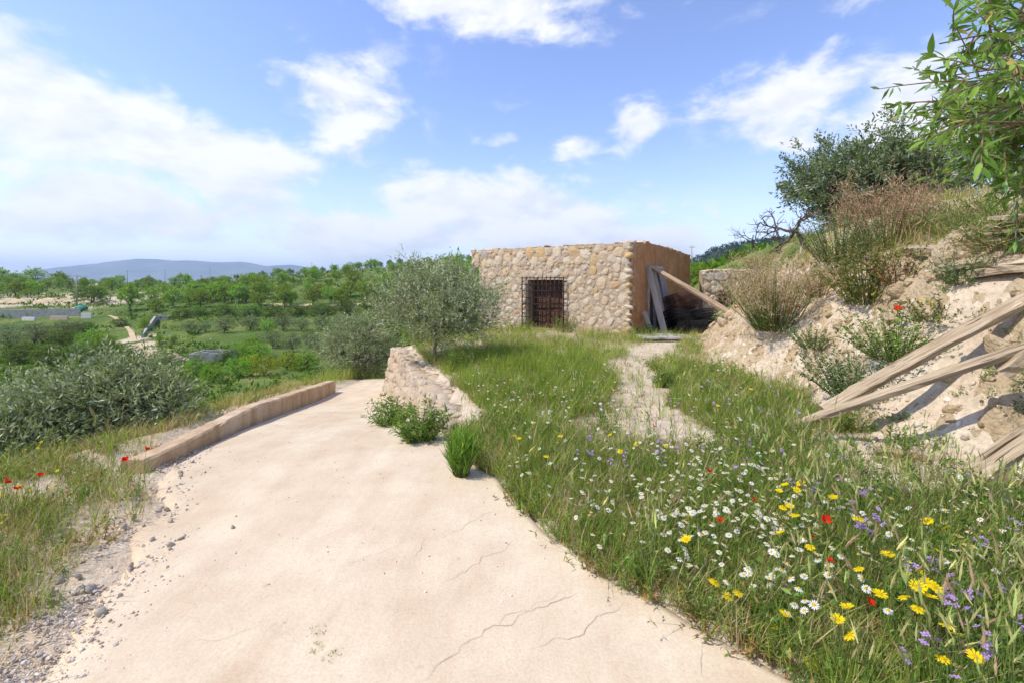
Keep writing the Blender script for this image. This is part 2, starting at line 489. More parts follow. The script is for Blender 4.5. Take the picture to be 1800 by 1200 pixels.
M_WOOD_BR = mat_wood('brown_old_timber', (.18, .115, .07), (.33, .235, .155), (.47, .36, .255))
M_DOOR = mat_wood('red_brown_door_timber', (.055, .026, .018), (.10, .048, .032), (.15, .08, .055))
M_GREYPLANK = mat_wood('silver_grey_board', (.30, .285, .27), (.42, .405, .385), (.52, .50, .48))
M_IRON = mat_plain('black_iron', (.018, .016, .016), .6, .3, 30, .2, .3, .4)
M_RUST = mat_plain('rusty_iron', (.11, .055, .035), .8, .4, 30, .3, .3, .3)
M_GALV = mat_plain('galvanised_post', (.34, .35, .35), .6, .2, 20, .1, .5, .4)
M_DARK = mat_plain('interior_shade_tone', (.10, .07, .05), .95)  # shade of the unlit interior put into the colour as a dark tone
M_BLACKNET = mat_plain('black_plastic_netting', (.016, .015, .016), .7, .3, 20)
M_BARK = mat_plain('olive_bark', (.17, .145, .115), .95, .35, 22, .8)
M_BARK_D = mat_plain('dark_dead_bark', (.085, .068, .058), .95, .35, 22, .8)
M_TWIG = mat_plain('brown_twig', (.20, .13, .085), .9, .3, 30, .3)
M_LEAF = mat_leaf('leaf', .32, .03)
M_OLIVE = mat_leaf('olive_leaf', .22, .0, .55)
M_FAR = mat_leaf('orchard_leaf', .38, 0.0, .5, .5)
M_GRASS = mat_leaf('grass_blades', .38, 0.0)
M_PETAL = mat_leaf('petal', .30, .0)
M_TILE = mat_plain('red_roof_tile', (.50, .17, .085), .85, .25, 3)
M_CREAM = mat_plain('cream_house_wall', (.55, .43, .30), .9, .1, 1)
M_GREEN_TARP = mat_plain('green_tarpaulin', (.03, .22, .15), .6, .3, 2)
M_MOUNT = mat_plain('far_mountain_scrub', (.17, .18, .14), .95, .35, .004, .2, space='pos')
M_PINEHILL = mat_plain('pine_hill_floor', (.045, .06, .03), .95, .3, .05, .2, space='pos')
M_POLE = mat_plain('grey_pole', (.30, .27, .24), .9, .2, 5)
M_WHITE = mat_plain('whitewashed_block', (.66, .62, .55), .9, .12, 2)

# ------------------------------------------------------------------ terrain
WALL_N = np.array([-.64, 5.12]); WALL_F = np.array([-2.86, 10.9])
def wall_x(y): return -.64 - (np.asarray(y, float) - 5.12) * .384
def kerb_x(y): return np.interp(y, [-20, 2.5, 3.9, 4.3, 5.9, 10.5, 14, 30], [-2.3, -2.5, -3.05, -3.1, -3.3, -4.07, -4.6, -7])
def road_z(y): return np.interp(y, [-50, 3.6, 4.4, 5.5, 7, 9, 10.5, 12, 13, 14.5, 16], [0, 0, -.04, -.17, -.41, -.74, -.95, -1.11, -1.18, -1.45, -1.95])
def kerb_top(y): return np.interp(y, [0, 3.9, 4.3, 5.9, 10.5, 12], [.10, .10, .10, 0.0, -.68, -.9])
VQ = [-50, 3.6, 4.4, 5.5, 7, 9, 10.5, 13, 16, 25, 40, 60, 75, 90, 107, 130, 180, 260, 400, 1000, 12000]
VZ = [0, 0, -.04, -.17, -.41, -.74, -.95, -1.18, -2.0, -4.8, -7.8, -8.8, -8.2, -6.6, -4.2, -2.4, -.6, .6, -4, -25, -60]
TY = [0, 2.4, 3.2, 3.7, 4.06, 5.33, 6.3, 7.4, 8.3, 10.2, 12, 14, 17, 25]
TX = [6.0, 5.0, 4.5, 4.15, 3.75, 3.6, 3.85, 3.75, 3.55, 4.2, 4.9, 5.6, 6.7, 9]
def bank_h(x, y):
    xt = np.interp(y, TY, TX)
    cr = np.interp(y, [0, 3, 9, 12, 15, 20], [1.55, 1.75, 1.75, 1.15, .75, .6])
    t = (x - xt) / 1.75
    z = cr * sstep(-.02, 1.0, t)
    z = z + np.clip(x - xt - 1.5, 0, 2.2) * .30
    z = z + 1.5 * sstep(7.9, 9.9, x) * sstep(8.0, 11.5, y) + .5 * sstep(9.5, 14, x)
    return z * (1 - sstep(19, 42, y))

def height(x, y):
    x = np.asarray(x, float); y = np.asarray(y, float)
    kx = kerb_x(y)
    t = np.maximum(0, kx - x - np.interp(y, [0, 3, 5, 14], [2.0, 1.4, .38, .8]))
    q = y + 14 * (1 - np.exp(-t * 3.0 / 14)) * np.clip((45 - y) / 30, 0, 1)
    zl = np.interp(q, VQ, VZ)
    beyond = sstep(.05, .3, kx - .1 - x) * sstep(3.5, 4.2, y) * (1 - sstep(10.3, 11.2, y)) * (1 - sstep(0, .9, t))
    zl = zl * (1 - beyond) + (kerb_top(y) - .07) * beyond
    verge = sstep(0, .5, kx - x) * (1 - sstep(3.4, 4, y)) * (1 - sstep(0, .6, t))
    zl = zl + .03 * verge
    # the opposite hillside: rises towards the right, terraced
    u = x / np.maximum(y, 8)
    rid = np.interp(u, [-1.4, -1.1, -.75, -.6, -.45, -.35, -.22, -.1, .1, .4, .7, 1.2], [-1, -.5, 0, 1.6, 5, 7.4, 10.5, 12.5, 12.5, 12, 13, 14])
    far = sstep(85, 250, y)
    zl = zl + rid * far * (1 - .5 * sstep(400, 1500, y))
    hill = sstep(62, 75, y) * (1 - sstep(230, 270, y))
    wob = zl + 1.2 * (fbm(x * .02, y * .02, 3, 31) - .5)
    st = 1.5
    fl = np.floor(wob / st); fr = wob / st - fl
    zl = zl + hill * (st * (fl + sstep(.62, 1.0, fr)) - wob) * .85
    # the terrace with the house, and the ground beyond it
    zr = np.interp(y, [0, 20, 40, 60, 120, 200, 260, 400, 1000, 12000], [0, .15, .5, 1.3, 5.2, 9.6, 12.2, 12, 0, -40])
    zr = zr + bank_h(x, y)
    wd = np.interp(y, [0, 10.9, 12, 16, 30], [.26, .26, 1.2, 2.6, 9])
    wx = np.where(y < 10.9, wall_x(y), np.interp(y, [10.9, 13, 20, 30, 100], [-2.86, -2.6, -2.4, -2, -10]))
    w = sstep(.06, 1.0, (x - wx) / wd)
    farmix = sstep(25, 60, y)
    w = w * (1 - farmix) + sstep(-.12, .22, u) * farmix
    z = zl * (1 - w) + zr * w
    rough = sstep(4, 30, np.abs(x) + y) * .5 + .06
    z = z + (fbm(x * .35, y * .35, 4, 3) - .5) * .25 * rough
    z = z + (fbm(x * 1.9, y * 1.9, 3, 5) - .5) * .05
    return z

ROAD_L_Y = [-3, 1.0, 1.8, 2.2, 2.75, 3.2, 3.7, 4.3, 5.9, 10.5, 12.0, 13.5, 15.2]
ROAD_L_X = [-2.0, -1.9, -1.9, -2.1, -2.35, -2.55, -2.92, -3.12, -3.36, -4.13, -4.3, -4.3, -4.0]
ROAD_R_Y = [-3, 1.0, 1.82, 2.05, 2.25, 2.45, 2.9, 3.5, 4.15, 4.8, 5.12, 10.9, 12.2, 13.5, 15.2]
ROAD_R_X = [1.9, 1.4, 1.16, .98, .80, .55, .27, .02, -.30, -.55, -.66, -2.92, -2.9, -2.4, -1.2]
def road_l(y): return np.interp(y, ROAD_L_Y, ROAD_L_X)
def road_r(y): return np.interp(y, ROAD_R_Y, ROAD_R_X)

def gz(x, y):
    """ground level incl. the bed under the track"""
    z = height(x, y)
    x = np.asarray(x, float); y = np.asarray(y, float)
    on = sstep(-.05, .2, x - road_l(y)) * sstep(-.05, .2, road_r(y) - x) * (1 - sstep(14.5, 15.2, y))
    return z * (1 - on) + (np.minimum(road_z(y), z) - .05) * on

def growing(start, end, step0, rate):
    r = [start]; s = step0
    sign = 1 if end > start else -1
    while abs(r[-1] - start) < abs(end - start):
        r.append(r[-1] + sign * s); s *= rate
    return r

def grid_mesh(name, xs, ys, zf, mat, mask=None, smooth=True):
    X, Y = np.meshgrid(xs, ys)
    Z = zf(X, Y)
    V = np.stack([X, Y, Z], -1).reshape(-1, 3)
    nx, ny = len(xs), len(ys)
    i = np.arange(ny - 1)[:, None] * nx + np.arange(nx - 1)[None]
    Q = np.stack([i, i + 1, i + 1 + nx, i + nx], -1).reshape(-1, 4)
    me = mesh_np(name, V, Q, mat, None, smooth)
    if mask is not None:
        a = me.color_attributes.new('Mask', 'FLOAT_COLOR', 'POINT')
        c = np.ones((len(V), 4), np.float32); c[:, :3] = mask(X, Y).reshape(-1, 1)
        a.data.foreach_set('color', c.ravel())
    return me

PATH = np.array([(1.62, 4.45), (1.5, 4.9), (1.85, 6.5), (2.05, 8), (2.8, 9.5), (3.8, 11.2)])
def path_d(x, y):
    x = np.asarray(x, float); y = np.asarray(y, float)
    best = np.full(np.broadcast(x, y).shape, 99.)
    for a, b in zip(PATH[:-1], PATH[1:]):
        ab = b - a; L2 = ab @ ab
        t = np.clip(((x - a[0]) * ab[0] + (y - a[1]) * ab[1]) / L2, 0, 1)
        best = np.minimum(best, np.hypot(x - a[0] - t * ab[0], y - a[1] - t * ab[1]))
    return best

def ray_ground(px, py, dmin=2.0, dmax=600):
    """where the line of sight through a photograph point meets the ground"""
    d = np.exp(np.linspace(math.log(dmin), math.log(dmax), 1500))
    x = (px - 900) / F * d; z = CAM_H - (py - HZ) / F * d
    h = height(x, d)
    i = np.argmax(h >= z)
    if h[i] < z[i]: i = len(d) - 1
    return np.array([x[i], d[i], h[i]])

VPATH = [np.array([ray_ground(*p)[:2] for p in pts]) for pts in
         ([(276, 632), (250, 612), (232, 590), (222, 575), (205, 562), (190, 555)], )]
def mask_ground(x, y):
    m = np.full(x.shape, .62)
    m = np.where(y > 16, .72, m)
    near = (y < 14)
    m = np.where(near & (x > wall_x(y)) & (x < 6), .26, m)
    m = np.where(near & (x > 3.4), .25, m)
    m = np.where((y < 15) & (x < kerb_x(y) + np.where(y < 3.6, 1.6, .6)), .16, m)
    for pts in VPATH:
        for a, b in zip(pts[:-1], pts[1:]):
            ab = b - a
            t = np.clip(((x - a[0]) * ab[0] + (y - a[1]) * ab[1]) / (ab @ ab), 0, 1)
            dd = np.hypot(x - a[0] - t * ab[0], y - a[1] - t * ab[1])
            m = np.where(dd < .6, .1, m)
    # bare heaps and yards around the ruin on the left
    m = np.where((y > 95) & (y < 150) & (x < -95) & (x > -190), m - .3 * (fbm(x * .03, y * .05, 3, 9) > .5), m)
    return m

xs = sorted(set([round(v, 4) for v in growing(-8, -6000, .35, 1.065)] + [round(v, 4) for v in np.arange(-8, 12.01, .2)] + [round(v, 4) for v in growing(12, 6000, .35, 1.09)]))
ys = sorted(set([round(v, 4) for v in growing(0, -300, .4, 1.2)] + [round(v, 4) for v in np.arange(0, 16.01, .2)] + [round(v, 4) for v in growing(16, 7500, .3, 1.055)]))
ground = link('ground', grid_mesh('ground', np.array(xs), np.array(ys), gz, M_GROUND, mask_ground))
tag(ground, kind='structure')

def bank_surface(x, y):
    z = height(x, y) + .012
    xt = np.interp(y, TY, TX)
    on = sstep(-.35, .25, x - xt)
    lump = (fbm(x * 2.3, y * 2.3, 4, 61) - .5) * .30 + (fbm(x * 7.5, y * 7.5, 4, 67, .65) - .5) * .30 + np.abs(fbm(x * 4.2, y * 4.2, 3, 63) - .5) * .22 - .03
    edge = sstep(2.2, 3, y) * (1 - sstep(13.5, 14.5, y)) * (1 - sstep(9.2, 10, x))
    return np.where(on > 0, z + lump * on * edge, z) - .35 * (1 - edge) - .14 * (1 - sstep(-.4, -.05, x - xt))
bank = link('earth_bank', grid_mesh('earth_bank', np.concatenate([np.arange(2.9, 7.0, .04), np.arange(7.0, 10.05, .08)]), np.arange(2.2, 14.5, .05), bank_surface, M_BANK))
tag(bank, kind='structure')

# the concrete track: a slab with broken edges
def build_road():
    ys_ = np.concatenate([np.arange(-3, 6, .06), np.arange(6, 15.2, .12)])
    nt_ = 60
    t = np.linspace(0, 1, nt_)
    Y = np.repeat(ys_[:, None], nt_, 1)
    L_ = road_l(ys_) + (fbm(ys_ * 3.1, ys_ * 0 + 3, 4, 41) - .5) * .42 * (ys_ < 3.7)
    R_ = road_r(ys_) + (fbm(ys_ * 3.4, ys_ * 0 + 8, 4, 43) - .5) * .16 * (ys_ < 5)
    X = L_[:, None] * (1 - t) + R_[:, None] * t
    Z = road_z(Y) + .004 + (fbm(X * .6, Y * .6, 3, 45) - .5) * .012
    Z[:, 0] -= .05; Z[:, -1] -= .06; Z[:, 1] -= .016; Z[:, 2] -= .008
    X[:, 0] = X[:, 1] - .02; X[:, -1] = X[:, -2] + .02
    V = np.stack([X, Y, Z], -1).reshape(-1, 3)
    i = np.arange(len(ys_) - 1)[:, None] * nt_ + np.arange(nt_ - 1)[None]
    Q = np.stack([i, i + 1, i + 1 + nt_, i + nt_], -1).reshape(-1, 4)
    o = link('road', mesh_np('road', V, Q, M_ROAD, None, True))
    return tag(o, kind='structure')
road = build_road()
def rz(x, y): return road_z(y) + .004 + (fbm(x * .6, y * .6, 3, 45) - .5) * .012

def G(px, py, z=0.0):
    d = (CAM_H - z) * F / (py - HZ)
    return np.array([(px - 900) / F * d, d])

def crack(pts, w):
    pts = [G(*p) for p in pts]
    out = []
    for a, b in zip(pts[:-1], pts[1:]):
        n = max(3, int(np.linalg.norm(b - a) / .025))
        for i in range(n): out.append(a + (b - a) * i / n)
    out.append(pts[-1])
    out = np.array(out)
    tdir = np.gradient(out, axis=0); tdir /= np.linalg.norm(tdir, axis=1)[:, None] + 1e-9
    nrm = np.stack([-tdir[:, 1], tdir[:, 0]], 1)
    k = np.arange(len(out))
    sd = int(abs(out[0, 0] * 977))
    out = out + nrm * ((fbm(k * .30, k * 0., 5, sd, .65) - .5) * .10)[:, None]
    ww = .30 * w * np.clip(.25 + 1.2 * fbm(k * .3, k * 0 + 5, 3, sd + 3), .1, 2) * np.minimum(1, np.minimum(k, len(k) - 1 - k) / 6 + .15)
    A = np.concatenate([out + nrm * ww[:, None], out - nrm * ww[:, None]])
    Z = rz(A[:, 0], A[:, 1]) + .0035
    V = np.column_stack([A, Z]); n = len(out)
    Q = [(i, i + 1, i + 1 + n, i + n) for i in range(n - 1)]
    link('crack', mesh_np('crack', V, np.array(Q), M_CRACK), road)
for pts, w in (([(600 + 310, 945), (600 + 240, 990), (600 + 165, 1033)], .0035), ([(600 + 415, 1037), (600 + 330, 1080), (600 + 225, 1122), (600 + 185, 1160), (600 + 140, 1198)], .004),
               ([(600 + 500, 1060), (600 + 420, 1110), (600 + 335, 1150)], .0035), ([(600 + 270, 895), (600 + 215, 930), (600 + 185, 943)], .003),
               ([(600 + 150, 945), (600 + 125, 990)], .0025), ([(1232, 1120), (1236, 1198)], .0035), ([(880, 1030), (840, 1050)], .002),
               ([(735, 842), (720, 850)], .003), ([(640, 890), (600, 912)], .0025), ([(340, 980), (270, 1010), (235, 1018)], .003), ([(660, 712), (600, 716)], .004), ([(1000, 1035), (955, 1058), (900, 1080), (850, 1112)], .0022), ([(700, 960), (640, 985), (585, 1000)], .0022), ([(560, 860), (500, 880), (455, 884)], .002), ([(480, 1090), (400, 1120), (330, 1130)], .0022), ([(965, 1100), (945, 1130), (950, 1165)], .002), ([(780, 900), (745, 905), (720, 918)], .0022), ([(820, 905), (790, 925)], .002)):
    crack(pts, w)

# ------------------------------------------------------------------ rocks
def rock_mesh(name, seed, mat, sub=2, cuts=7, rough=.10):
    import bmesh
    bm = bmesh.new(); bmesh.ops.create_icosphere(bm, subdivisions=sub, radius=1.0)
    V = np.array([v.co[:] for v in bm.verts]); T = np.array([[v.index for v in f.verts] for f in bm.faces]); bm.free()
    r = np.random.default_rng(seed)
    for _ in range(cuts):
        n = r.normal(size=3); n /= np.linalg.norm(n); c = r.uniform(.55, .85)
        d = V @ n; m = d > c
        V[m] -= np.outer(d[m] - c, n) * .92
    V = V * (1 + rough * (r.random((len(V), 1)) - .5))
    V /= np.abs(V).max(0)
    return mesh_np(name, V, T, mat, None, True)
def rubble_mesh(name, seed, mat):
    """roughly dressed rubble: an angular face with broken edges; local y is the outward direction"""
    r = np.random.default_rng(seed)
    n = int(r.integers(6, 10))
    th = np.sort((np.arange(n) + r.uniform(-.33, .33, n)) * 2 * math.pi / n); rad = r.uniform(.72, 1.05, n)
    V = []
    for y, s, j in ((-1, 1.0, 0), (.35, 1.0, .05), (.85, .80, .12), (1.0, .42, .16)):
        k = s + r.normal(size=n) * j * .5
        tilt = r.normal(size=n) * j
        V += [(rad[i] * k[i] * math.cos(th[i]), y + tilt[i], rad[i] * k[i] * math.sin(th[i])) for i in range(n)]
    V.append((0, 1.0 + r.normal() * .1, 0)); c = len(V) - 1
    T = []
    for L_ in range(3):
        for i in range(n):
            a, b = L_ * n + i, L_ * n + (i + 1) % n
            T += [(a, a + n, b), (b, a + n, b + n)]
    T += [(3 * n + i, c, 3 * n + (i + 1) % n) for i in range(n)]
    me = mesh_np(name, V, np.array(T), mat, None, True)
    return me
RUBBLE = [rubble_mesh('stone', 140 + i, M_STONE) for i in range(20)]
RUBBLE2 = [rubble_mesh('stone', 170 + i, M_STONE2) for i in range(14)]
ROCKS = [rock_mesh('stone', 100 + i, M_STONE, 2, 16, .2) for i in range(18)]
ROCKS2 = [rock_mesh('stone', 200 + i, M_STONE2, 2, 10) for i in range(12)]
PEBBLES = [rock_mesh('pebble', 300 + i, M_PEBBLE, 1, 4, .2) for i in range(8)]
BOULDERS = [rock_mesh('boulder', 400 + i, M_BANK, 3, 12, .06) for i in range(5)]

def pack(x0, x1, z0, z1, levels, seed, ok=lambda x, z, r: True, gap=1.0, asp=1.25):
    """greedy packing of rounded stones: (x, z, rx, rz)"""
    r = np.random.default_rng(seed); got = []
    for n, lo, hi in levels:
        tries = 0; placed = 0
        while placed < n and tries < n * 60:
            tries += 1
            rr = r.uniform(lo, hi); a = asp * r.uniform(.75, 1.3)
            rx, rzz = rr * math.sqrt(a), rr / math.sqrt(a)
            x = r.uniform(x0 + rx * .8, x1 - rx * .8); z = r.uniform(z0 + rzz * .8, z1 - rzz * .8)
            if not ok(x, z, rr): continue
            if got:
                g = np.array(got)
                dx = (g[:, 0] - x) / (g[:, 2] + rx); dz = (g[:, 1] - z) / (g[:, 3] + rzz)
                if (dx * dx + dz * dz < gap * gap).any(): continue
            got.append((x, z, rx, rzz)); placed += 1
    return got

# ------------------------------------------------------------------ the stone house
HA = np.array([3.25, 12.55]); HANG = math.atan2(.584, -.811)
house = empty('stone_house', (HA[0], HA[1], 0), HANG)
tag(house, 'low flat-roofed rubble stone house with a barred window and mud-rendered side wall', 'house')
HW, HD = 5.39, 6.2
def house_top_front(x): return 2.62 + .05 * math.sin(x * 1.3) + .03 * math.sin(x * 4.1 + 1)
def side_top(t): return float(np.interp(t, [0, .25, .9, 1.35, 1.7, 3, 4.6, 6.2], [2.64, 2.70, 2.74, 2.80, 2.76, 2.74, 2.69, 2.60]))
OP = (2.10, 3.38, .12, 1.65)      # front opening: x0, x1, z0, z1
SD = (1.40, 2.75, 0.0, 2.08)      # side doorway: t0, t1, z0, z1

def skin(fn_pt, us, vs, hole, amp, seed, mat, name, topf=None):
    nu, nv = len(us), len(vs)
    U, W = np.meshgrid(us, vs)
    dsp = (fbm(U * 5, W * 5, 4, seed) - .5) * amp * 2
    V = np.zeros((nv, nu, 3))
    for j in range(nv):
        for i in range(nu):
            w = W[j, i]
            if topf is not None: w = w / vs[-1] * topf(U[j, i])
            V[j, i] = fn_pt(U[j, i], w, dsp[j, i])
    Q = []
    for j in range(nv - 1):
        for i in range(nu - 1):
            cu, cw = (us[i] + us[i + 1]) / 2, (vs[j] + vs[j + 1]) / 2
            if topf is not None: cw = cw / vs[-1] * topf(cu)
            if hole and hole[0] < cu < hole[1] and hole[2] < cw < hole[3]: continue
            a = j * nu + i
            Q.append((a, a + 1, a + 1 + nu, a + nu))
    return link(name, mesh_np(name, V.reshape(-1, 3), np.array(Q), mat, None, True), house)

# mortar faces
skin(lambda u, w, d: (u, .024 + d, w), np.unique(np.r_[np.linspace(0, OP[0], 40), np.linspace(OP[0], OP[1], 26), np.linspace(OP[1], HW, 38)]), np.unique(np.r_[np.linspace(-.25, OP[2], 8), np.linspace(OP[2], OP[3], 28), np.linspace(OP[3], 2.62, 18)]), OP, .014, 71, M_MORTAR, 'front_wall')
skin(lambda u, w, d: (-.012 - d, -u, w), np.unique(np.r_[np.linspace(0, SD[0], 30), np.linspace(SD[0], SD[1], 26), np.linspace(SD[1], HD, 60)]), np.linspace(-.25, 2.7, 52), SD, .05, 73, M_MUD, 'side_wall', side_top)
a = Acc()
box(a, (0.0, -.42, -.3), (OP[0], 0, 2.6)); box(a, (OP[1], -.42, -.3), (HW, 0, 2.6)); box(a, (OP[0], -.42, OP[3]), (OP[1], 0, 2.6)); box(a, (OP[0], -.42, -.3), (OP[1], 0, OP[2]))
box(a, (HW - .4, -HD, -.3), (HW, -.422, 2.55)); box(a, (.4, -HD, -.3), (HW - .402, -HD + .4, 2.55))
link('wall_core', a.mesh('wall_core', M_MORTAR, col=False), house)
a = Acc()
box(a, (0.002, -SD[0], -.3), (.40, -.424, 2.6)); box(a, (0.002, -HD, -.3), (.398, -SD[1], 2.55)); box(a, (0.002, -SD[1], SD[3]), (.396, -SD[0], 2.56))
link('side_wall_core', a.mesh('side_wall_core', M_MUD, col=False), house)
a = Acc(); box(a, (.405, -HD + .41, 2.3), (HW - .41, -.43, 2.48))
link('roof', a.mesh('roof', M_MORTAR, col=False), house)
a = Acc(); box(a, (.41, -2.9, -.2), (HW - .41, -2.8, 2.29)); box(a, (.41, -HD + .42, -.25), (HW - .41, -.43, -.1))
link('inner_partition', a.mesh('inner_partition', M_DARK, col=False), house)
# parapet: the thicker band of big stones on top, running past the left corner
a = Acc()
box(a, (-.02, -.52, 2.585), (HW + .36, .035, 2.66)); box(a, (HW + .002, -.40, 2.08), (HW + .34, .0, 2.583))
parapet = link('parapet', a.mesh('parapet', M_MORTAR, col=False), house)
def put_stone(parent, meshes, x, y, z, rx, ry, rz_, r, roll=None):
    o = link('stone', meshes[int(r.integers(len(meshes)))], parent, (x, y, z), (r.uniform(-.1, .1), r.uniform(-.5, .5) if roll is None else roll, r.uniform(-.1, .1)), (rx, ry, rz_))
    return o
r = np.random.default_rng(11)
def ok_front(x, z, rr):
    return not (OP[0] - rr * 1.0 < x < OP[1] + rr * 1.0 and OP[2] - .1 < z < OP[3] + rr * .8)
st = pack(.0, HW, 0, 2.12, [(10, .15, .175), (46, .105, .14), (75, .07, .10), (110, .04, .065)], 12, ok_front, 1.06, 1.25)
for x, z, rx, rzz in st:
    put_stone(house, RUBBLE, x, .012, z, rx * 1.18, min(.036, .022 + rx * .09), rzz * 1.18, r, r.uniform(-3, 3))
st = pack(-.02, HW + .36, 2.08, 2.66, [(26, .13, .185), (22, .08, .12), (30, .04, .07)], 13, lambda *k: True, .86, .95)
for x, z, rx, rzz in st:
    put_stone(parapet, RUBBLE, x, .015, z, rx * 1.25, .036, rzz * 1.25, r, r.uniform(-3, 3))
x = -.02
while x < HW + .3:                                 # coping
    w = r.uniform(.10, .26)
    o = put_stone(parapet, ROCKS, x + w / 2, -.2 + r.uniform(-.1, .05), 2.66 + r.uniform(0, .03), w * .62, r.uniform(.18, .25), r.uniform(.03, .06), r, 0)
    x += w
for k in range(13):                                # corner stones, showing a pale end on the side
    put_stone(house, ROCKS, .03, -.03, .1 + k * .2 + r.uniform(-.03, .03), r.uniform(.09, .15), r.uniform(.10, .16), r.uniform(.07, .105), r)
for t in np.arange(.15, HD, .22):                  # rough coping along the side
    put_stone(house, ROCKS, .12 + r.uniform(-.05, .1), -t, side_top(t) - .02, .16, r.uniform(.12, .19), r.uniform(.05, .09), r)
a = Acc(); box(a, (.0, -HD + .01, 2.45), (.36, -.53, 2.62)); link('side_parapet', a.mesh('side_parapet', M_MUD, col=False), house)
# window: lintel, timber doors behind, iron grille in front
win = empty('barred_window', (0, 0, 0)); win.parent = house
w = OP[1] - OP[0]
for i in range(6):
    a = Acc(); x0 = OP[0] + .12 + i * (w - .24) / 6
    box(a, (x0 + .006, -.34, OP[2]), (x0 + (w - .24) / 6 - .006, -.30 + .008 * (i % 2), OP[3] - .14))
    link('door_board', a.mesh('door_board', M_DOOR, col=False), win)
a = Acc(); box(a, (OP[0] + .002, -.35, OP[3] - .135), (OP[1] - .002, -.28, OP[3] - .002)); box(a, (OP[0] + .002, -.35, OP[2]), (OP[0] + .115, -.27, OP[3] - .137)); box(a, (OP[1] - .115, -.35, OP[2]), (OP[1] - .002, -.27, OP[3] - .137))
link('door_frame', a.mesh('door_frame', M_DOOR, col=False), win)
a = Acc(); box(a, (OP[0] + .13, -.298, .75), (OP[1] - .13, -.27, .83)); box(a, (OP[0] + .62, -.296, OP[2] + .01), (OP[0] + .68, -.262, OP[3] - .14))
link('door_rail', a.mesh('door_rail', M_DOOR, col=False), win)
GX0, GX1, GZ0, GZ1 = 2.00, 3.50, .02, 1.75
grille = empty('iron_grille'); grille.parent = house
def bar(parent, p, q, rad, mat, name='bar', n=5):
    a = Acc(); tube(a, [p, q], rad, n); return link(name, a.mesh(name, mat, True, False), parent)
for i in range(11):
    x = GX0 + (GX1 - GX0) * i / 10
    edge = i in (0, 10)
    bar(grille, (x, .15, GZ0), (x, .15, GZ1 + (.02 if not edge else 0)), .020 if edge else .0125, M_IRON)
for j in range(9):
    z = GZ0 + .06 + (GZ1 - GZ0 - .1) * j / 8
    bar(grille, (GX0, .168, z), (GX1, .168, z), .0125, M_IRON, 'cross_bar')
for x in (GX0, GX1):
    for z in (.25, .6, .95, 1.3, 1.6):
        bar(grille, (x, .15, z), (x + (.03 if x == GX1 else -.03), -.01, z), .013, M_IRON, 'wall_hook')
# side doorway frame
frame = Acc()
box(frame, (-.06, -SD[1], SD[3] - .075), (.05, -SD[0], SD[3])); box(frame, (-.055, -SD[0] - .08, 0), (.05, -SD[0] - .002, SD[3] - .077)); box(frame, (-.055, -SD[1] + .002, 0), (.05, -SD[1] + .08, SD[3] - .077))
box(frame, (-.05, -2.10, 0), (.04, -2.03, SD[3] - .077))
link('door_frame', frame.mesh('door_frame', M_GREYPLANK, col=False), house)

def hl(x, y, z):
    """house frame to world"""
    c, s = math.cos(HANG), math.sin(HANG)
    return np.array([HA[0] + c * x - s * y, HA[1] + s * x + c * y, z])

# ------------------------------------------------------------------ timber
def plank_mesh(name, L, W, Tk, seed, mat, seg=18, wob=.012, chip=.0):
    r = np.random.default_rng(seed)
    prof = [(-.5, -.42), (-.42, -.5), (.42, -.5), (.5, -.42), (.5, .42), (.42, .5), (-.42, .5), (-.5, .42)]
    V = []
    for i in range(seg + 1):
        f = i / seg
        x = f * L
        bow = math.sin(f * 3.1) * wob * 1.5
        for k, (py_, pz) in enumerate(prof):
            jx = (r.random() - .5) * .05 if i in (0, seg) else 0
            wv = W * (1 - chip * (r.random() ** 3) * (1 if py_ < 0 else .25))
            V.append((x + jx, py_ * wv + r.normal() * wob * .25, pz * Tk + bow + r.normal() * wob * .2))
    n = 8; Q = []
    for i in range(seg):
        for j in range(n):
            a, b = i * n + j, i * n + (j + 1) % n
            Q.append((a, b, b + n, a + n))
    A = Acc(); A.add(V, Q)
    V = np.array(V)
    A.add(V[:n], [(0, j + 1, j) for j in range(1, n - 1)]); A.add(V[-n:], [(0, j, j + 1) for j in range(1, n - 1)])
    return A.mesh(name, mat, False, False)

def timber(name, p0, p1, W, Tk, roll, seed, mat, label, cat='timber', group=None, chip=.1, wob=.012, parent=None):
    p0, p1 = Vector(p0), Vector(p1)
    L = (p1 - p0).length
    o = link(name, plank_mesh(name, L, W, Tk, seed, mat, max(6, int(L / .12)), wob, chip), parent)
    q = (p1 - p0).to_track_quat('X', 'Z')
    o.rotation_mode = 'QUATERNION'
    o.rotation_quaternion = q @ Euler((roll, 0, 0)).to_quaternion()
    o.location = p0
    if parent is None: tag(o, label, cat, group)
    return o

def gpt(x, y, dz=0.0): return (x, y, float(height(x, y)) + dz)
def bpt(x, y, dz=0.0): return (x, y, float(bank_surface(np.array(x), np.array(y))) + dz)

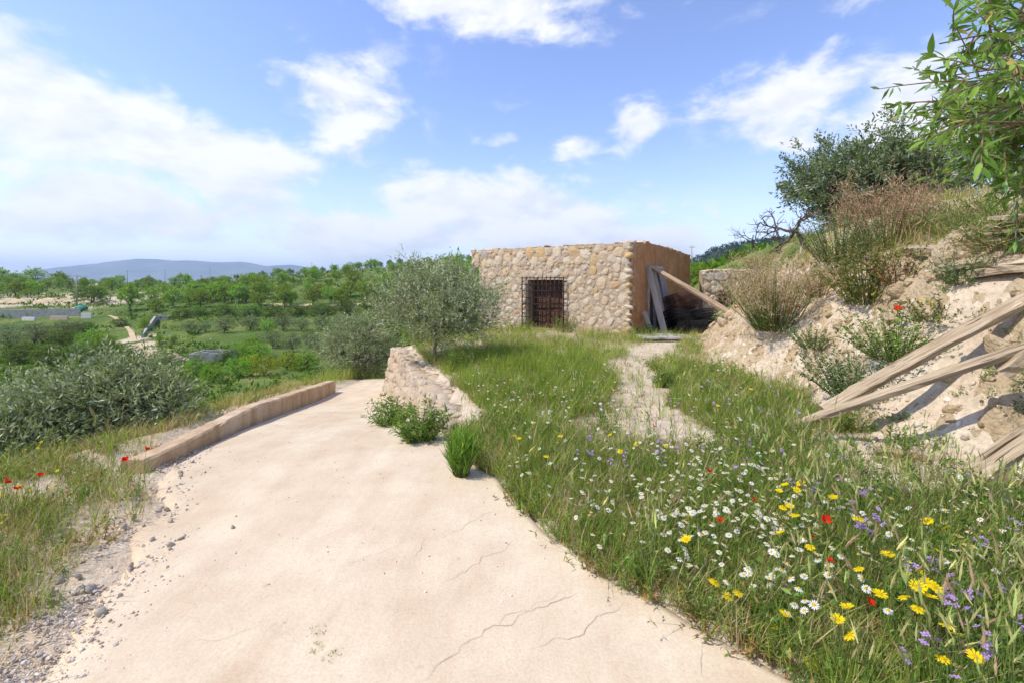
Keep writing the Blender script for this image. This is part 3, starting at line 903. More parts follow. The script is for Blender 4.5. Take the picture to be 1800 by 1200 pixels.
# the two big beams on the bank
timber('weathered_beam', P(1446, 722, 4.75), P(1835, 512, 4.25), .125, .07, .55, 501, M_WOOD, 'upper of the two long grey weathered beams leaning on the clay bank', 'beam', chip=.22, wob=.02)
timber('weathered_beam', P(1395, 748, 4.65), P(1845, 598, 3.75), .095, .055, .45, 502, M_WOOD, 'lower of the two long beams, tan and split, propped across the clay bank', 'beam', chip=.3)
timber('broken_timber', P(1762, 652, 3.9), P(1850, 600, 3.7), .15, .10, .4, 503, M_WOOD, 'short split timber end poking in under the lower long beam', 'timber', chip=.5)
timber('fallen_board', P(1715, 835, 3.55), P(1850, 745, 3.45), .17, .06, .5, 504, M_WOOD, 'pale grey board rising out of the grass at the foot of the bank', 'board', chip=.3)
timber('rotten_log', P(1535, 792, 4.15), P(1632, 812, 3.95), .10, .07, .3, 505, M_WOOD_BR, 'dark rotten log half hidden in grass at the foot of the bank', 'log', chip=.4)
def bank_at(px, py):
    d = np.linspace(3, 20, 2500); x = (px - 900) / F * d; z = CAM_H - (py - HZ) / F * d
    i = int(np.argmax(bank_surface(x, d) >= z)); return np.array([x[i], d[i], float(bank_surface(x[i], d[i]))])
def lying(px0, py0, px1, py1, up0, up1, *k, **kw):
    return timber(k[0], bank_at(px0, py0) + np.array([0, 0, up0]), bank_at(px1, py1) + np.array([0, 0, up1]), *k[1:], **kw)
lying(1598, 446, 1684, 452, .06, .07, 'grey_board', .16, .06, .3, 506, M_WOOD, 'brown plank lying on the bank top below the almond leaves', 'board')
lying(1650, 480, 1745, 474, .05, .07, 'grey_board', .17, .05, .25, 507, M_WOOD, 'broad pale plank lying flat behind the splintered slab', 'board')
lying(1712, 494, 1850, 486, .06, .09, 'splintered_slab', .18, .09, .15, 508, M_WOOD, 'thick splintered slab of timber at the top edge of the bank', 'timber', chip=.35)
sb = bank_at(1778, 437)
for k, (dx0, dx1, dy, w_) in enumerate([(-.14, .75, .05, .18), (-.20, .72, .0, .20), (-.12, .78, .08, .17), (-.17, .70, -.02, .2)]):
    timber('stacked_plank', sb + np.array([dx0, dy, .10 + k * .075]), sb + np.array([dx1, dy - .1, .12 + k * .075]), w_, .04, .04 * k, 520 + k, M_WOOD, ['lowest', 'second lowest', 'second highest', 'topmost'][k] + ' old plank in the stack under the almond branches', 'plank', 'planks stacked on the bank')
for k in range(2):
    q_ = sb + np.array([.08 + .4 * k, 0, .0])
    timber('stack_bearer', (q_[0], q_[1] - .22, q_[2]), (q_[0], q_[1] + .25, q_[2] + .02), .09, .14, 0, 530 + k, M_WOOD_BR, ['nearer', 'farther'][k] + ' dark bearer block under the plank stack', 'timber', 'bearers under the planks')
# beam leaning on the house, and boards by the doorway
timber('leaning_beam', hl(-.10, -1.55, 2.02), (5.72, 11.95, float(height(5.72, 11.95)) + .12), .15, .07, .5, 540, M_WOOD_BR, 'long brown beam leaning from the bank up to the side doorway', 'beam')
timber('leaning_board', hl(-.62, -1.15, .0), hl(-.07, -1.25, 2.0), .20, .03, 1.45, 541, M_GREYPLANK, 'tallest grey board leaning on the side wall beside the doorway', 'board', 'boards leaning by the doorway', 0, .004)
timber('leaning_board', hl(-.45, -1.75, .0), hl(-.09, -1.62, 1.9), .20, .03, 1.45, 542, M_GREYPLANK, 'grey board leaning across the left of the side doorway', 'board', 'boards leaning by the doorway', 0, .004)
timber('leaning_board', hl(-.50, -2.45, .0), hl(-.09, -2.35, 1.95), .17, .03, 1.45, 543, M_GREYPLANK, 'grey board leaning across the right of the side doorway', 'board', 'boards leaning by the doorway', 0, .004)
timber('leaning_board', hl(-.42, -.72, .0), hl(-.12, -.8, .72), .13, .03, 1.45, 544, M_GREYPLANK, 'short grey offcut leaning on the side wall near the corner', 'board', 'boards leaning by the doorway', 0, .004)
deck = empty('plank_platform', (4.0, 11.7, 0)); tag(deck, 'flat platform of sun-bleached boards on the ground before the side doorway', 'platform')
for k in range(5):
    o = timber('board', (0, 0, 0), (1.35, 0, 0), .15, .04, 0, 550 + k, M_GREYPLANK, None, parent=deck)
    o.location = (-.75, -.3 + k * .165, .07 + float(height(4, 11.7))); o.rotation_quaternion = Euler((0, 0, .04 * (k % 2))).to_quaternion()

# dark rolls of wire netting dumped in front of the doorway
def wire_roll(center, R, Lg, yaw, tilt, seed, mat, label):
    r = np.random.default_rng(seed)
    a = Acc()
    for lay in range(4):
        rr = R * (1 - .2 * lay)
        for k in range(13):
            x = -Lg / 2 + Lg * k / 12
            th = np.linspace(0, 2 * math.pi, 19)
            tube(a, np.column_stack([x + r.normal(0, .012, 19), rr * (1 + .05 * np.sin(th * 2 + seed)) * np.cos(th), rr * np.sin(th)]), .008, 4, cap=False)
        for k in range(22):
            th = 2 * math.pi * k / 22 + r.uniform(-.1, .1)
            xx = np.linspace(-Lg / 2, Lg / 2, 6)
            tube(a, np.column_stack([xx, rr * np.cos(th + xx * .3) + r.normal(0, .01, 6), rr * np.sin(th + xx * .3)]), .008, 4, cap=False)
    o = link('wire_netting_roll', a.mesh('wire_netting_roll', mat, True, False), None, center, (0, tilt, yaw))
    return tag(o, label, 'wire roll', 'wire netting rolls by the doorway')
wire_roll(tuple(hl(-.80, -1.9, .42)), .42, 1.4, HANG + 1.57, 0.05, 1, M_BLACKNET, 'largest black roll of wire netting lying along the doorway')
wire_roll(tuple(hl(-1.15, -2.6, .36)), .36, 1.1, HANG + 1.1, .1, 2, M_BLACKNET, 'black netting roll lying out towards the bank from the doorway')
wire_roll(tuple(hl(-.72, -2.25, .95)), .30, 1.2, HANG + 1.35, .12, 3, M_RUST, 'rusty netting roll on top of the dark heap')
wire_roll(tuple(hl(-1.25, -1.5, .24)), .24, .8, HANG + .5, .0, 4, M_BLACKNET, 'short black netting roll nearest the leaning boards')
wire_roll((7.75, 16.6, float(height(7.75, 16.6)) + .3), .3, .7, .3, .0, 5, M_RUST, 'rusty wire coil at the foot of the ruined wall beyond the house')

# ------------------------------------------------------------------ retaining wall and kerb
def stone_run(name, A0, A1, base_f, top_f, thick, batter, label, cat, mats, mort, levels, seed, side=1, grp=None, gap=.86, asp=1.1):
    """a wall from A0 to A1; stones on the face to the left of the run (side=1) and on top"""
    A0, A1 = np.asarray(A0, float), np.asarray(A1, float)
    Lw = np.linalg.norm(A1 - A0); d = (A1 - A0) / Lw
    nrm = np.array([-d[1], d[0]]) * side
    root = empty(name, (A0[0], A0[1], 0)); tag(root, label, cat, grp)
    face = RUBBLE2 if mats is ROCKS2 else RUBBLE
    def pt(l, f, off):          # f: 0 base, 1 top
        b, t = base_f(l), top_f(l)
        p = d * l + nrm * (off + batter * (1 - f))
        return (p[0], p[1], b + (t - b) * f)
    nl = max(4, int(Lw / .12)); nf = 9
    V = []; Q = []
    offs = [(f, .0) for f in np.linspace(-.15, 1, nf)] + [(1, -thick), (-.15, -thick)]
    k = len(offs)
    for i in range(nl + 1):
        l = Lw * i / nl
        for j, (f, off) in enumerate(offs):
            dd = (float(fbm(l * 4, f * 3, 3, seed)) - .5) * .05
            p = pt(l, f, off + (dd if off == 0 else 0))
            V.append((p[0], p[1], p[2] + (dd * .8 if f == 1 else 0)))
    for i in range(nl):
        for j in range(k - 1):
            a = i * k + j; Q.append((a, a + k, a + k + 1, a + 1))
    A = Acc(); A.add(V, Q)
    V = np.array(V)
    for s in (0, nl):
        ring = V[s * k:(s + 1) * k]
        A.add(ring, [(0, j, j + 1) for j in range(1, k - 1)])
    link('wall_core', A.mesh('wall_core', mort, True, False), root)
    r = np.random.default_rng(seed + 1)
    ang = math.atan2(d[1], d[0])
    hmax = max(top_f(l) - base_f(l) for l in np.linspace(0, Lw, 20))
    for x, z, rx, rzz in pack(0, Lw, 0, hmax, levels, seed + 2, lambda x, z, rr: z < (top_f(x) - base_f(x)) - rr * .3, gap, asp):
        hh = max(.05, top_f(x) - base_f(x)); f = z / hh
        p = pt(x, f, .0)
        link('stone', face[int(r.integers(len(face)))], root, p, (r.uniform(-.1, .1), r.uniform(-3, 3), ang + (math.pi if side < 0 else 0) + r.uniform(-.12, .12)), (rx * 1.15, .05, rzz * 1.15))
    l = 0
    while l < Lw - .05:
        w = r.uniform(.14, .34)
        for off in np.arange(-.08, -thick, -.22):
            p = pt(min(l + w / 2, Lw), 1, off + r.uniform(-.05, .05))
            link('stone', mats[int(r.integers(len(mats)))], root, (p[0], p[1], p[2] - .015), (r.uniform(-.1, .1), r.uniform(-.1, .1), ang + r.uniform(-.4, .4)), (w * .55, r.uniform(.10, .15), r.uniform(.03, .055)))
        l += w
    return root
Lrw = float(np.linalg.norm(WALL_F - WALL_N))
stone_run('retaining_wall', WALL_N, WALL_F, lambda l: float(road_z(5.12 + l / Lrw * 5.78)) - .05, lambda l: float(np.interp(l / Lrw, [0, .06, .2, .5, .9, 1], [-.14, -.02, .02, .03, .05, .03])), .42, .22,
          'pale pinkish rubble retaining wall rising beside the concrete track', 'wall', ROCKS2, M_MORTAR2, [(20, .13, .17), (60, .085, .12), (80, .05, .08)], 900, 1, gap=.9, asp=1.0)
stone_run('ruined_wall', (6.95, 16.6), (9.6, 16.3), lambda l: float(height(7 + l, 16.5)) - .1, lambda l: float(np.interp(l, [0, .2, 1.2, 2.7], [1.95, 2.02, 2.02, 1.95])), .4, .03,
          'taller stretch of ruined stone wall beyond the house behind the dry shrub', 'wall', ROCKS, M_MORTAR, [(14, .15, .2), (40, .09, .14), (30, .05, .08)], 930, -1, gap=.84)
stone_run('ruined_wall', (6.1, 17.3), (7.35, 17.25), lambda l: float(height(6.5, 17)) - .1, lambda l: 1.2 + .1 * math.sin(l * 4), .35, .03,
          'lower stub of stone wall joining the house to the ruined wall', 'wall', ROCKS, M_MORTAR, [(10, .12, .16), (20, .07, .11)], 960, -1, gap=.84)

def build_kerb():
    pts = [(-3.04, 3.84), (-3.06, 4.28), (-3.14, 4.75), (-3.3, 5.9), (-3.68, 8.2), (-4.07, 10.5)]
    pts = np.array(pts); y = np.concatenate([np.linspace(3.84, 4.28, 5), np.linspace(4.4, 10.5, 50)])
    x = np.interp(y, pts[:, 1], pts[:, 0])
    x[:5] = np.linspace(-3.10, -3.06, 5)
    out = np.interp(y, [3.84, 4.28, 4.6, 11], [.20, .17, .19, .22])
    V = []; n = 6; r = np.random.default_rng(5)
    for xi, yi, o in zip(x, y, out):
        t = float(kerb_top(yi)); b = float(road_z(yi)) - .12
        j = lambda s=.003: r.normal() * s
        V += [(xi, yi, b), (xi + j(), yi, t - .02 + j()), (xi - .02, yi, t + j()), (xi - o + .02, yi, t + j()), (xi - o, yi, t - .02), (xi - o, yi, b - .25)]
    Q = []
    for i in range(len(y) - 1):
        for j in range(n - 1):
            a = i * n + j; Q.append((a, a + n, a + n + 1, a + 1))
    A = Acc(); A.add(V, Q); V = np.array(V)
    A.add(V[:n], [(0, j, j + 1) for j in range(1, n - 1)]); A.add(V[-n:], [(0, j + 1, j) for j in range(1, n - 1)])
    o = link('kerb_wall', A.mesh('kerb_wall', M_CONC, False, False))
    tag(o, 'low tan concrete kerb wall edging the far side of the track', 'kerb')
build_kerb()
# ------------------------------------------------------------------ vegetation builders
def pal(r, n, cols, weights=None, var=.18):
    cols = np.asarray(cols, float)
    i = r.choice(len(cols), n, p=None if weights is None else np.asarray(weights) / np.sum(weights))
    return np.clip(cols[i] * (1 + var * r.normal(size=(n, 1))), .005, .95)

def leaves(acc, pos, dirs, length, width, cols, r, fold=.25):
    """pointed leaves, two triangles each, lying along dirs"""
    n = len(pos)
    d = dirs / (np.linalg.norm(dirs, axis=1, keepdims=True) + 1e-9)
    a = r.normal(size=(n, 3)); u = np.cross(d, a); u /= np.linalg.norm(u, axis=1, keepdims=True) + 1e-9
    nn = np.cross(d, u)
    L = (length * r.uniform(.65, 1.25, n))[:, None]; W = (width * r.uniform(.7, 1.25, n))[:, None]
    tip = pos + d * L + nn * L * fold * r.uniform(-.6, .6, (n, 1))
    mid = pos + d * L * .48
    V = np.stack([pos, mid + u * W * .5, tip, mid - u * W * .5], 1).reshape(-1, 3)
    b = np.arange(n)[:, None] * 4
    T = np.concatenate([b + np.array([[0, 1, 2]]), b + np.array([[0, 2, 3]])])
    acc.add(V, T, np.repeat(cols, 4, 0))

def rand_dirs(r, n, up=0.0):
    d = r.normal(size=(n, 3)); d /= np.linalg.norm(d, axis=1, keepdims=True)
    d[:, 2] += up
    return d / np.linalg.norm(d, axis=1, keepdims=True)

def tree_geo(seed, trunk_h, radii, cz, n_clump, leaf, cols, weights, n_limb=5, trunk_r=.06, twigs=4, per_twig=12, lean=(0, 0), shell=.55, twig_len=.28, stems=1, up=.35, lump=.3):
    """(wood Acc, leaf Acc): trunk, limbs to the clumps of the crown, sprays of leaves on each clump"""
    r = np.random.default_rng(seed)
    wood, lf = Acc(), Acc()
    rx, ry, rz_ = radii
    cen = np.array([lean[0], lean[1], cz])
    nodes = []
    for s in range(stems):
        b = np.array([0, 0, -.15]) + (np.array([math.cos(s * 2.4), math.sin(s * 2.4), 0]) * trunk_r * (2.2 if stems > 1 else 0))
        top = np.array([lean[0] * .5, lean[1] * .5, trunk_h]) + (rand_dirs(r, 1)[0] * np.array([rx, ry, 0]) * .25 if stems > 1 else 0)
        pts = [b + (top - b) * f + r.normal(size=3) * trunk_r * .5 * (0 < f < 1) for f in np.linspace(0, 1, 5)]
        tube(wood, pts, np.linspace(trunk_r * 1.25, trunk_r * .75, 5), 7)
        for k in range(n_limb):
            d = rand_dirs(r, 1, .55)[0]
            end = cen + d * np.array([rx, ry, rz_]) * r.uniform(.45, .75)
            ps = [top + (end - top) * f + r.normal(size=3) * .06 * rx * (0 < f < 1) + np.array([0, 0, .08 * rz_ * math.sin(f * 3.1)]) for f in np.linspace(0, 1, 6)]
            tube(wood, ps, np.linspace(trunk_r * .62, trunk_r * .16, 6), 5)
            nodes += ps[1:]
    nodes = np.array(nodes)
    dirs = rand_dirs(r, n_clump, .12)
    lum = 1 + lump * (fbm(dirs[:, 0] * 2.2 + 5, dirs[:, 1] * 2.2 + dirs[:, 2] * 1.7, 3, seed) * 2 - 1)
    rad = (r.uniform(0, 1, n_clump) ** .5 * (1 - shell) + shell * r.uniform(.6, 1, n_clump)) * lum
    C = cen + dirs * np.array([rx, ry, rz_]) * rad[:, None]
    for c, d in zip(C, dirs):
        j = np.argmin(((nodes - c) ** 2).sum(1))
        p0 = nodes[j]
        mid = (p0 + c) / 2 + r.normal(size=3) * .05 * rx
        tube(wood, [p0, mid, c], [trunk_r * .16, trunk_r * .11, trunk_r * .05], 3, cap=False)
        for t in range(twigs):
            td = d * .7 + r.normal(size=3) * .7; td[2] += up; td /= np.linalg.norm(td)
            tl = twig_len * r.uniform(.6, 1.3)
            f = r.uniform(.0, 1, per_twig)
            pos = c + td * (f * tl)[:, None] - np.array([0, 0, .25]) * (f ** 2 * tl * .4)[:, None] + r.normal(size=(per_twig, 3)) * leaf[0] * .25
            ld = td + r.normal(size=(per_twig, 3)) * .65
            tone = 1 + .16 * r.normal()
            leaves(lf, pos, ld, leaf[0], leaf[1], np.clip(pal(r, per_twig, cols, weights) * tone, .004, .9), r)
    return wood, lf

def make_tree(name, loc, geo, bark, leafm, label, cat='tree', group=None, rot=0, crown='crown'):
    wood, lf = geo
    root = empty(name, loc, rot); tag(root, label, cat, group)
    link('trunk', wood.mesh('trunk', bark, True, False), root)
    link(crown, lf.mesh(crown, leafm), root)
    return root

def copy_tree(o, loc, rot, scale, label=None):
    c = o.copy(); COL.objects.link(c); c.location = loc; c.rotation_euler = (0, 0, rot); c.scale = scale
    if label: c['label'] = label
    for ch in o.children:
        d = ch.copy(); COL.objects.link(d); d.parent = c
    return c

OLIVE_C = [(.26, .295, .155), (.36, .39, .25), (.56, .58, .45), (.185, .215, .10), (.38, .40, .20)]
OLIVE_W = [4, 4, 2.2, 3, 1]

# --- the young olive on the terrace
g = tree_geo(21, .55, (1.25, 1.05, .74), 1.05, 520, (.070, .016), OLIVE_C, OLIVE_W, 7, .035, 4, 14, shell=.3, twig_len=.40, up=.95, lump=.45)
p = np.array([-1.50, 8.9]); make_tree('olive_tree', (p[0], p[1], float(height(*p))), g, M_BARK, M_OLIVE, 'young silvery olive tree on a thin trunk in front of the house', 'tree')
# --- olive where the track bends
g = tree_geo(22, .35, (1.3, 1.15, .95), 1.0, 560, (.07, .018), OLIVE_C, [5, 4, 1, 4, 2], 5, .06, 4, 12, shell=.4, twig_len=.32, stems=3, up=.4)
p = P(632, 655, 14.0); make_tree('olive_tree', (p[0], p[1], float(height(p[0], p[1]))), g, M_BARK, M_OLIVE, 'many-stemmed olive tree where the track bends out of sight', 'tree')
# --- olives below the verge, left
for k, (px, d, rx, rz_, cz, lab, sd) in enumerate([(195, 5.3, .74, .62, .70, 'broad olive tree behind the near end of the kerb wall', 23), (10, 4.7, .62, .46, .50, 'olive tree at the left edge above the poppies', 24), (60, 6.6, .95, .60, .80, 'olive tree rising behind and between the two nearest olives at the left', 25)]):
    x = (px - 900) / F * d
    g = tree_geo(sd, .3, (rx, rx * .85, rz_), cz, 400, (.070, .019), OLIVE_C, [5, 4, 1.4, 4, 2], 5, .05, 4, 12, shell=.4, twig_len=.30, stems=2, up=.7, lump=.5)
    make_tree('olive_tree', (x, d, float(height(x, d)) - .06), g, M_BARK, M_OLIVE, lab, 'tree')

# --- dark evergreen on the hill, right
EV = [(.14, .19, .08), (.19, .24, .11), (.26, .30, .165), (.115, .155, .07)]
g = tree_geo(26, .5, (2.7, 2.0, 1.5), 1.55, 640, (.125, .046), EV, [4, 3, 2, 3], 7, .10, 5, 12, shell=.4, twig_len=.42, stems=2, up=.35, lump=.4)
p = P(1525, 430, 14.2); make_tree('carob_tree', (p[0], p[1], float(height(p[0], p[1])) - .15), g, M_BARK_D, M_LEAF, 'large dark evergreen tree on the slope above the bank', 'tree')
g = tree_geo(27, .5, (1.5, 1.4, 1.2), 1.7, 230, (.11, .04), EV, [4, 3, 2, 3], 6, .09, 5, 12, shell=.35, twig_len=.45, up=.5, lump=.5)
p = P(1640, 375, 15.5); make_tree('carob_tree', (p[0], p[1], float(height(p[0], p[1])) - .1), g, M_BARK_D, M_LEAF, 'smaller dark tree partly behind the almond leaves', 'tree')

# --- bare tree and fence post on the slope
def bare_tree(loc, h, seed, label, depth=5, spread=.75, r0=.06):
    r = np.random.default_rng(seed); a = Acc()
    def grow(p, d, L, rad, dep):
        pts = [p]
        for i in range(4):
            d = d + r.normal(size=3) * .22; d[2] += .04; d /= np.linalg.norm(d)
            pts.append(pts[-1] + d * L / 4)
        tube(a, pts, np.linspace(rad, rad * .6, 5), 5, cap=False)
        if dep == 0: return
        for k in range(r.integers(3, 5)):
            nd_ = d + r.normal(size=3) * spread; nd_ /= np.linalg.norm(nd_)
            grow(pts[r.integers(2, 5)], nd_, L * r.uniform(.55, .8), max(rad * .58, .006), dep - 1)
    grow(np.array([0, 0, -.1]), np.array([-.35, 0, .9]), h * .40, r0, depth)
    o = link('bare_tree', a.mesh('bare_tree', M_BARK_D, True, False), None, loc)
    return tag(o, label, 'tree')
p = P(1425, 440, 13.6); bare_tree((p[0], p[1], float(height(p[0], p[1]))), 2.3, 31, 'leafless dark tree with crooked branches at the edge of the evergreen', 4, .8, .085)
p = P(1325, 452, 22); bare_tree((p[0], p[1], float(height(p[0], p[1]))), 2.4, 33, 'thin leafless sapling in the field beyond the house', 3, .5, .04)
a = Acc(); tube(a, [(0, 0, -.2), (0.03, 0, .95)], .022, 8); tube(a, [(0.02, 0, .1), (.30, .05, -.05)], .012, 6)
p = P(1406, 440, 13.0); o = link('fence_post', a.mesh('fence_post', M_GALV, True, False), None, (p[0], p[1], float(height(p[0], p[1])))); tag(o, 'thin galvanised fence post standing by the leafless tree', 'post')

# --- almond tree leaning in from the right
def almond():
    r = np.random.default_rng(44)
    tx, ty = 4.75, 2.7
    tz = float(height(tx, ty))
    top_z = 2.75 - tz
    root = empty('almond_tree', (tx, ty, tz)); tag(root, 'leafy almond tree reaching in at the top of the right edge', 'tree')
    wood, far = Acc(), Acc()
    O = np.array([tx, ty, tz])
    tube(wood, np.array([(0, 0, -.2), (.05, 0, top_z * .3), (-.05, .05, top_z * .65), (0, .1, top_z)]), [.13, .11, .10, .08], 9)
    AL = [(.14, .25, .04), (.19, .32, .05), (.25, .38, .07), (.10, .19, .03), (.45, .36, .12)]
    AW = [4, 4, 2.5, 2, .35]
    near = []
    def branch(p0, p1, rad, n_side, sub):
        p0, p1 = np.asarray(p0, float), np.asarray(p1, float)
        k = 7
        bend = r.normal(size=3) * .08 * np.linalg.norm(p1 - p0)
        pts = np.array([p0 + (p1 - p0) * f + bend * math.sin(f * 3.14) for f in np.linspace(0, 1, k)])
        tube(wood, pts - O, np.linspace(rad, rad * .35, k), 5, cap=False)
        for s in range(n_side):
            f = r.uniform(.25, 1.0)
            i = min(k - 2, int(f * (k - 1)))
            b = pts[i] + (pts[i + 1] - pts[i]) * (f * (k - 1) - i)
            d = (p1 - p0) / np.linalg.norm(p1 - p0) * .7 + r.normal(size=3) * .65
            d[2] -= .12; d /= np.linalg.norm(d)
            L = r.uniform(.15, .42)
            tw = np.array([b + d * L * q + np.array([0, 0, -.09 * L]) * q * q for q in np.linspace(0, 1, 5)])
            tube(wood, tw - O, np.linspace(.0045, .0016, 5), 4, cap=False)
            m = r.integers(10, 20)
            q = r.uniform(.1, 1, m)
            pos = np.stack([np.interp(q, np.linspace(0, 1, 5), tw[:, c]) for c in range(3)], 1)
            ld = d * .6 + r.normal(size=(m, 3)) * .55; ld[:, 2] -= .35
            near.append((pos, ld))
    tips = [P(1612, 85, 2.05), P(1600, 185, 2.15), P(1640, 140, 2.0), P(1690, 30, 2.1), P(1660, 205, 2.3), P(1720, 110, 1.95), P(1760, 60, 2.2), P(1740, 190, 2.05), P(1790, 130, 1.9), P(1660, 225, 2.6), P(1690, 230, 2.4),
            P(1730, 270, 2.5), P(1760, 250, 2.3), P(1790, 300, 2.3), P(1700, 200, 2.6), P(1760, 250, 2.8), P(1650, 225, 3.0), P(1700, 260, 3.1), P(1840, 20, 2.2), P(1850, 200, 2.2), P(1830, 270, 2.4), P(1750, 20, 2.5), P(1690, 120, 2.8), P(1730, 150, 2.6), P(1780, 200, 2.5),
            P(1640, 240, 3.4), P(1660, 200, 3.3), P(1770, 300, 2.6), P(1790, 290, 2.3), P(1700, 250, 3.4), P(1750, 290, 3.3), P(1680, 220, 2.4), P(1720, 215, 2.0), P(1795, 220, 2.0), P(1640, 190, 2.9), P(1790, 30, 2.0), P(1790, 190, 3.0), P(1655, 150, 2.2), P(1720, 235, 1.9), P(1780, 90, 2.6), P(1800, 250, 2.6), P(1740, 250, 3.2)]
    hub = [O + np.array([0, .1, top_z]), O + np.array([-.75, -.2, top_z + .2]), O + np.array([-.6, .3, top_z - .15]), O + np.array([-.9, .05, top_z + .05])]
    for h_ in hub[1:]: tube(wood, np.array([hub[0], (hub[0] + h_) / 2 + np.array([0, 0, .04]), h_]) - O, [.06, .05, .035], 6, cap=False)
    for t in tips:
        if 900 + F * t[0] / t[1] < 1720: t = t + np.array([.05 * t[1], 0, .02])
        h_ = hub[int(r.integers(1, 4))]
        branch(h_, t, .009, 15, 0)
    for k in range(26):                     # the side of the crown out of the picture
        d = rand_dirs(r, 1, .5)[0]; d[0] = abs(d[0])
        branch(hub[0], O + np.array([.3, .2, top_z + .3]) + d * 1.3, .02, 9, 0)
    link('branches', wood.mesh('branches', M_TWIG, True, False), root)
    pos = np.concatenate([n[0] for n in near]); ld = np.concatenate([n[1] for n in near])
    cols = pal(r, len(pos), AL, AW)
    px = 900 + F * pos[:, 0] / pos[:, 1]; py = HZ - F * (pos[:, 2] - CAM_H) / pos[:, 1]
    vis = np.where((px < 1800) & (py > 0) & (py < 420))[0]
    vis = vis[np.argsort(pos[vis, 1])][:290]
    isn = np.zeros(len(pos), bool); isn[vis] = True
    leaves(far, pos[~isn] - O, ld[~isn], .075, .02, cols[~isn], r, .3)
    # leaves that can be told apart: a curved blade with a folded midrib
    kinds = []
    for c in [(.14, .25, .04), (.18, .31, .05), (.24, .37, .065), (.11, .20, .03), (.48, .37, .12)]:
        A = Acc()
        xs_ = np.linspace(0, 1, 6); wv = np.array([.03, .8, 1, .85, .5, .03]) * .135
        V = []
        for x_, w_ in zip(xs_, wv):
            z_ = -.22 * x_ * x_
            V += [(x_, w_, z_ + w_ * .35), (x_, 0, z_), (x_, -w_, z_ + w_ * .35)]
        Q = []
        for i in range(5):
            Q += [(3 * i, 3 * i + 1, 3 * i + 4, 3 * i + 3), (3 * i + 1, 3 * i + 2, 3 * i + 5, 3 * i + 4)]
        A.add(V, Q, c)
        kinds.append(A.mesh('leaf', M_LEAF, True))
    for i in vis:
        o = link('leaf', kinds[4 if r.random() < .04 else int(r.integers(0, 4))], root, tuple(pos[i] - O))
        q = Vector(ld[i]).to_track_quat('X', 'Z')
        o.rotation_mode = 'QUATERNION'; o.rotation_quaternion = q @ Euler((r.uniform(-1.2, 1.2), 0, 0)).to_quaternion()
        s_ = r.uniform(.055, .095); o.scale = (s_, s_ * r.uniform(.8, 1.15), s_)
    f_ = link('foliage', far.mesh('foliage', M_LEAF), root); f_['kind'] = 'stuff'
    # a few green almonds in their husks
    for k in range(5):
        i = vis[int(r.integers(len(vis)))]
        A = Acc(); V, T = ico_np(1); A.add(V * np.array([.011, .011, .017]), T, (.20, .22, .09))
        link('green_almond', A.mesh('green_almond', M_LEAF, True), root, tuple(pos[i] - O - np.array([0, 0, .02])))
def ico_np(sub):
    import bmesh
    bm = bmesh.new(); bmesh.ops.create_icosphere(bm, subdivisions=sub, radius=1.0)
    V = np.array([v.co[:] for v in bm.verts]); T = np.array([[v.index for v in f.verts] for f in bm.faces]); bm.free()
    return V, T
almond()

# ------------------------------------------------------------------ bushes and weeds
def bush_geo(seed, h, rad, n_stem, leaf, cols, weights=None, per=22, dry=0.0, plume=None, droop=.3, stemc=(.16, .17, .06), spread=.9, upleaf=.35):
    r = np.random.default_rng(seed); A = Acc()
    for s in range(n_stem):
        an = r.uniform(0, 2 * math.pi); q = math.sqrt(r.random())
        b = np.array([math.cos(an), math.sin(an), 0]) * q * rad * .35
        hh = h * r.uniform(.55, 1.1) * (1 - .25 * q)
        end = np.array([math.cos(an) * q * rad * spread, math.sin(an) * q * rad * spread, hh]) + r.normal(size=3) * rad * .10
        f = np.linspace(0, 1, 3)[:, None]
        pts = b + (end - b) * f + np.array([math.cos(an), math.sin(an), -.5]) * (f ** 2) * droop * rad * .3 * r.random()
        tube(A, pts, np.linspace(.0042, .0012, 3) * (h / .6) ** .5, 3, np.asarray(stemc) * r.uniform(.7, 1.3), cap=False)
        k = per
        q_ = r.uniform(.05, 1, k)
        pos = np.stack([np.interp(q_, f[:, 0], pts[:, c]) for c in range(3)], 1)
        d = rand_dirs(r, k, upleaf)
        tone = 1 + .15 * r.normal()
        leaves(A, pos, d, leaf[0], leaf[1], np.clip(pal(r, k, cols, weights) * tone, .004, .9), r)
        if plume:
            pc, n_p, pl = plume
            top = pts[-1]; q_ = r.uniform(.55, 1.12, n_p)
            pos = b + (end - b) * q_[:, None] + r.normal(size=(n_p, 3)) * pl * .5
            leaves(A, pos, rand_dirs(r, n_p, .9), pl, pl * .09, pal(r, n_p, pc, None, .2), r)
    return A

def put_bush(name, loc, geo, label, cat='plant', mat=None, group=None, rot=0):
    o = link(name, geo.mesh(name, mat or M_GRASS), None, loc, (0, 0, rot))
    return tag(o, label, cat, group)
GREENW = [(.16, .25, .05), (.22, .32, .075), (.11, .18, .04), (.29, .34, .11)]
BLUEG = [(.17, .235, .10), (.23, .28, .145), (.13, .18, .07)]
DRY = [(.50, .38, .22), (.58, .45, .28), (.46, .30, .19), (.54, .38, .26)]
ROSE = [(.44, .26, .19), (.52, .33, .24), (.58, .42, .30), (.38, .22, .15)]
YELG = [(.26, .30, .05), (.33, .35, .06), (.20, .27, .05)]

def on_bank(px, py):
    d = np.linspace(3, 20, 2500); x = (px - 900) / F * d; z = CAM_H - (py - HZ) / F * d
    hb = np.where(d < 14, bank_surface(x, d), height(x, d))
    i = int(np.argmax(hb >= z))
    if hb[i] < z[i]: i = -1
    return np.array([x[i], d[i], hb[i]])

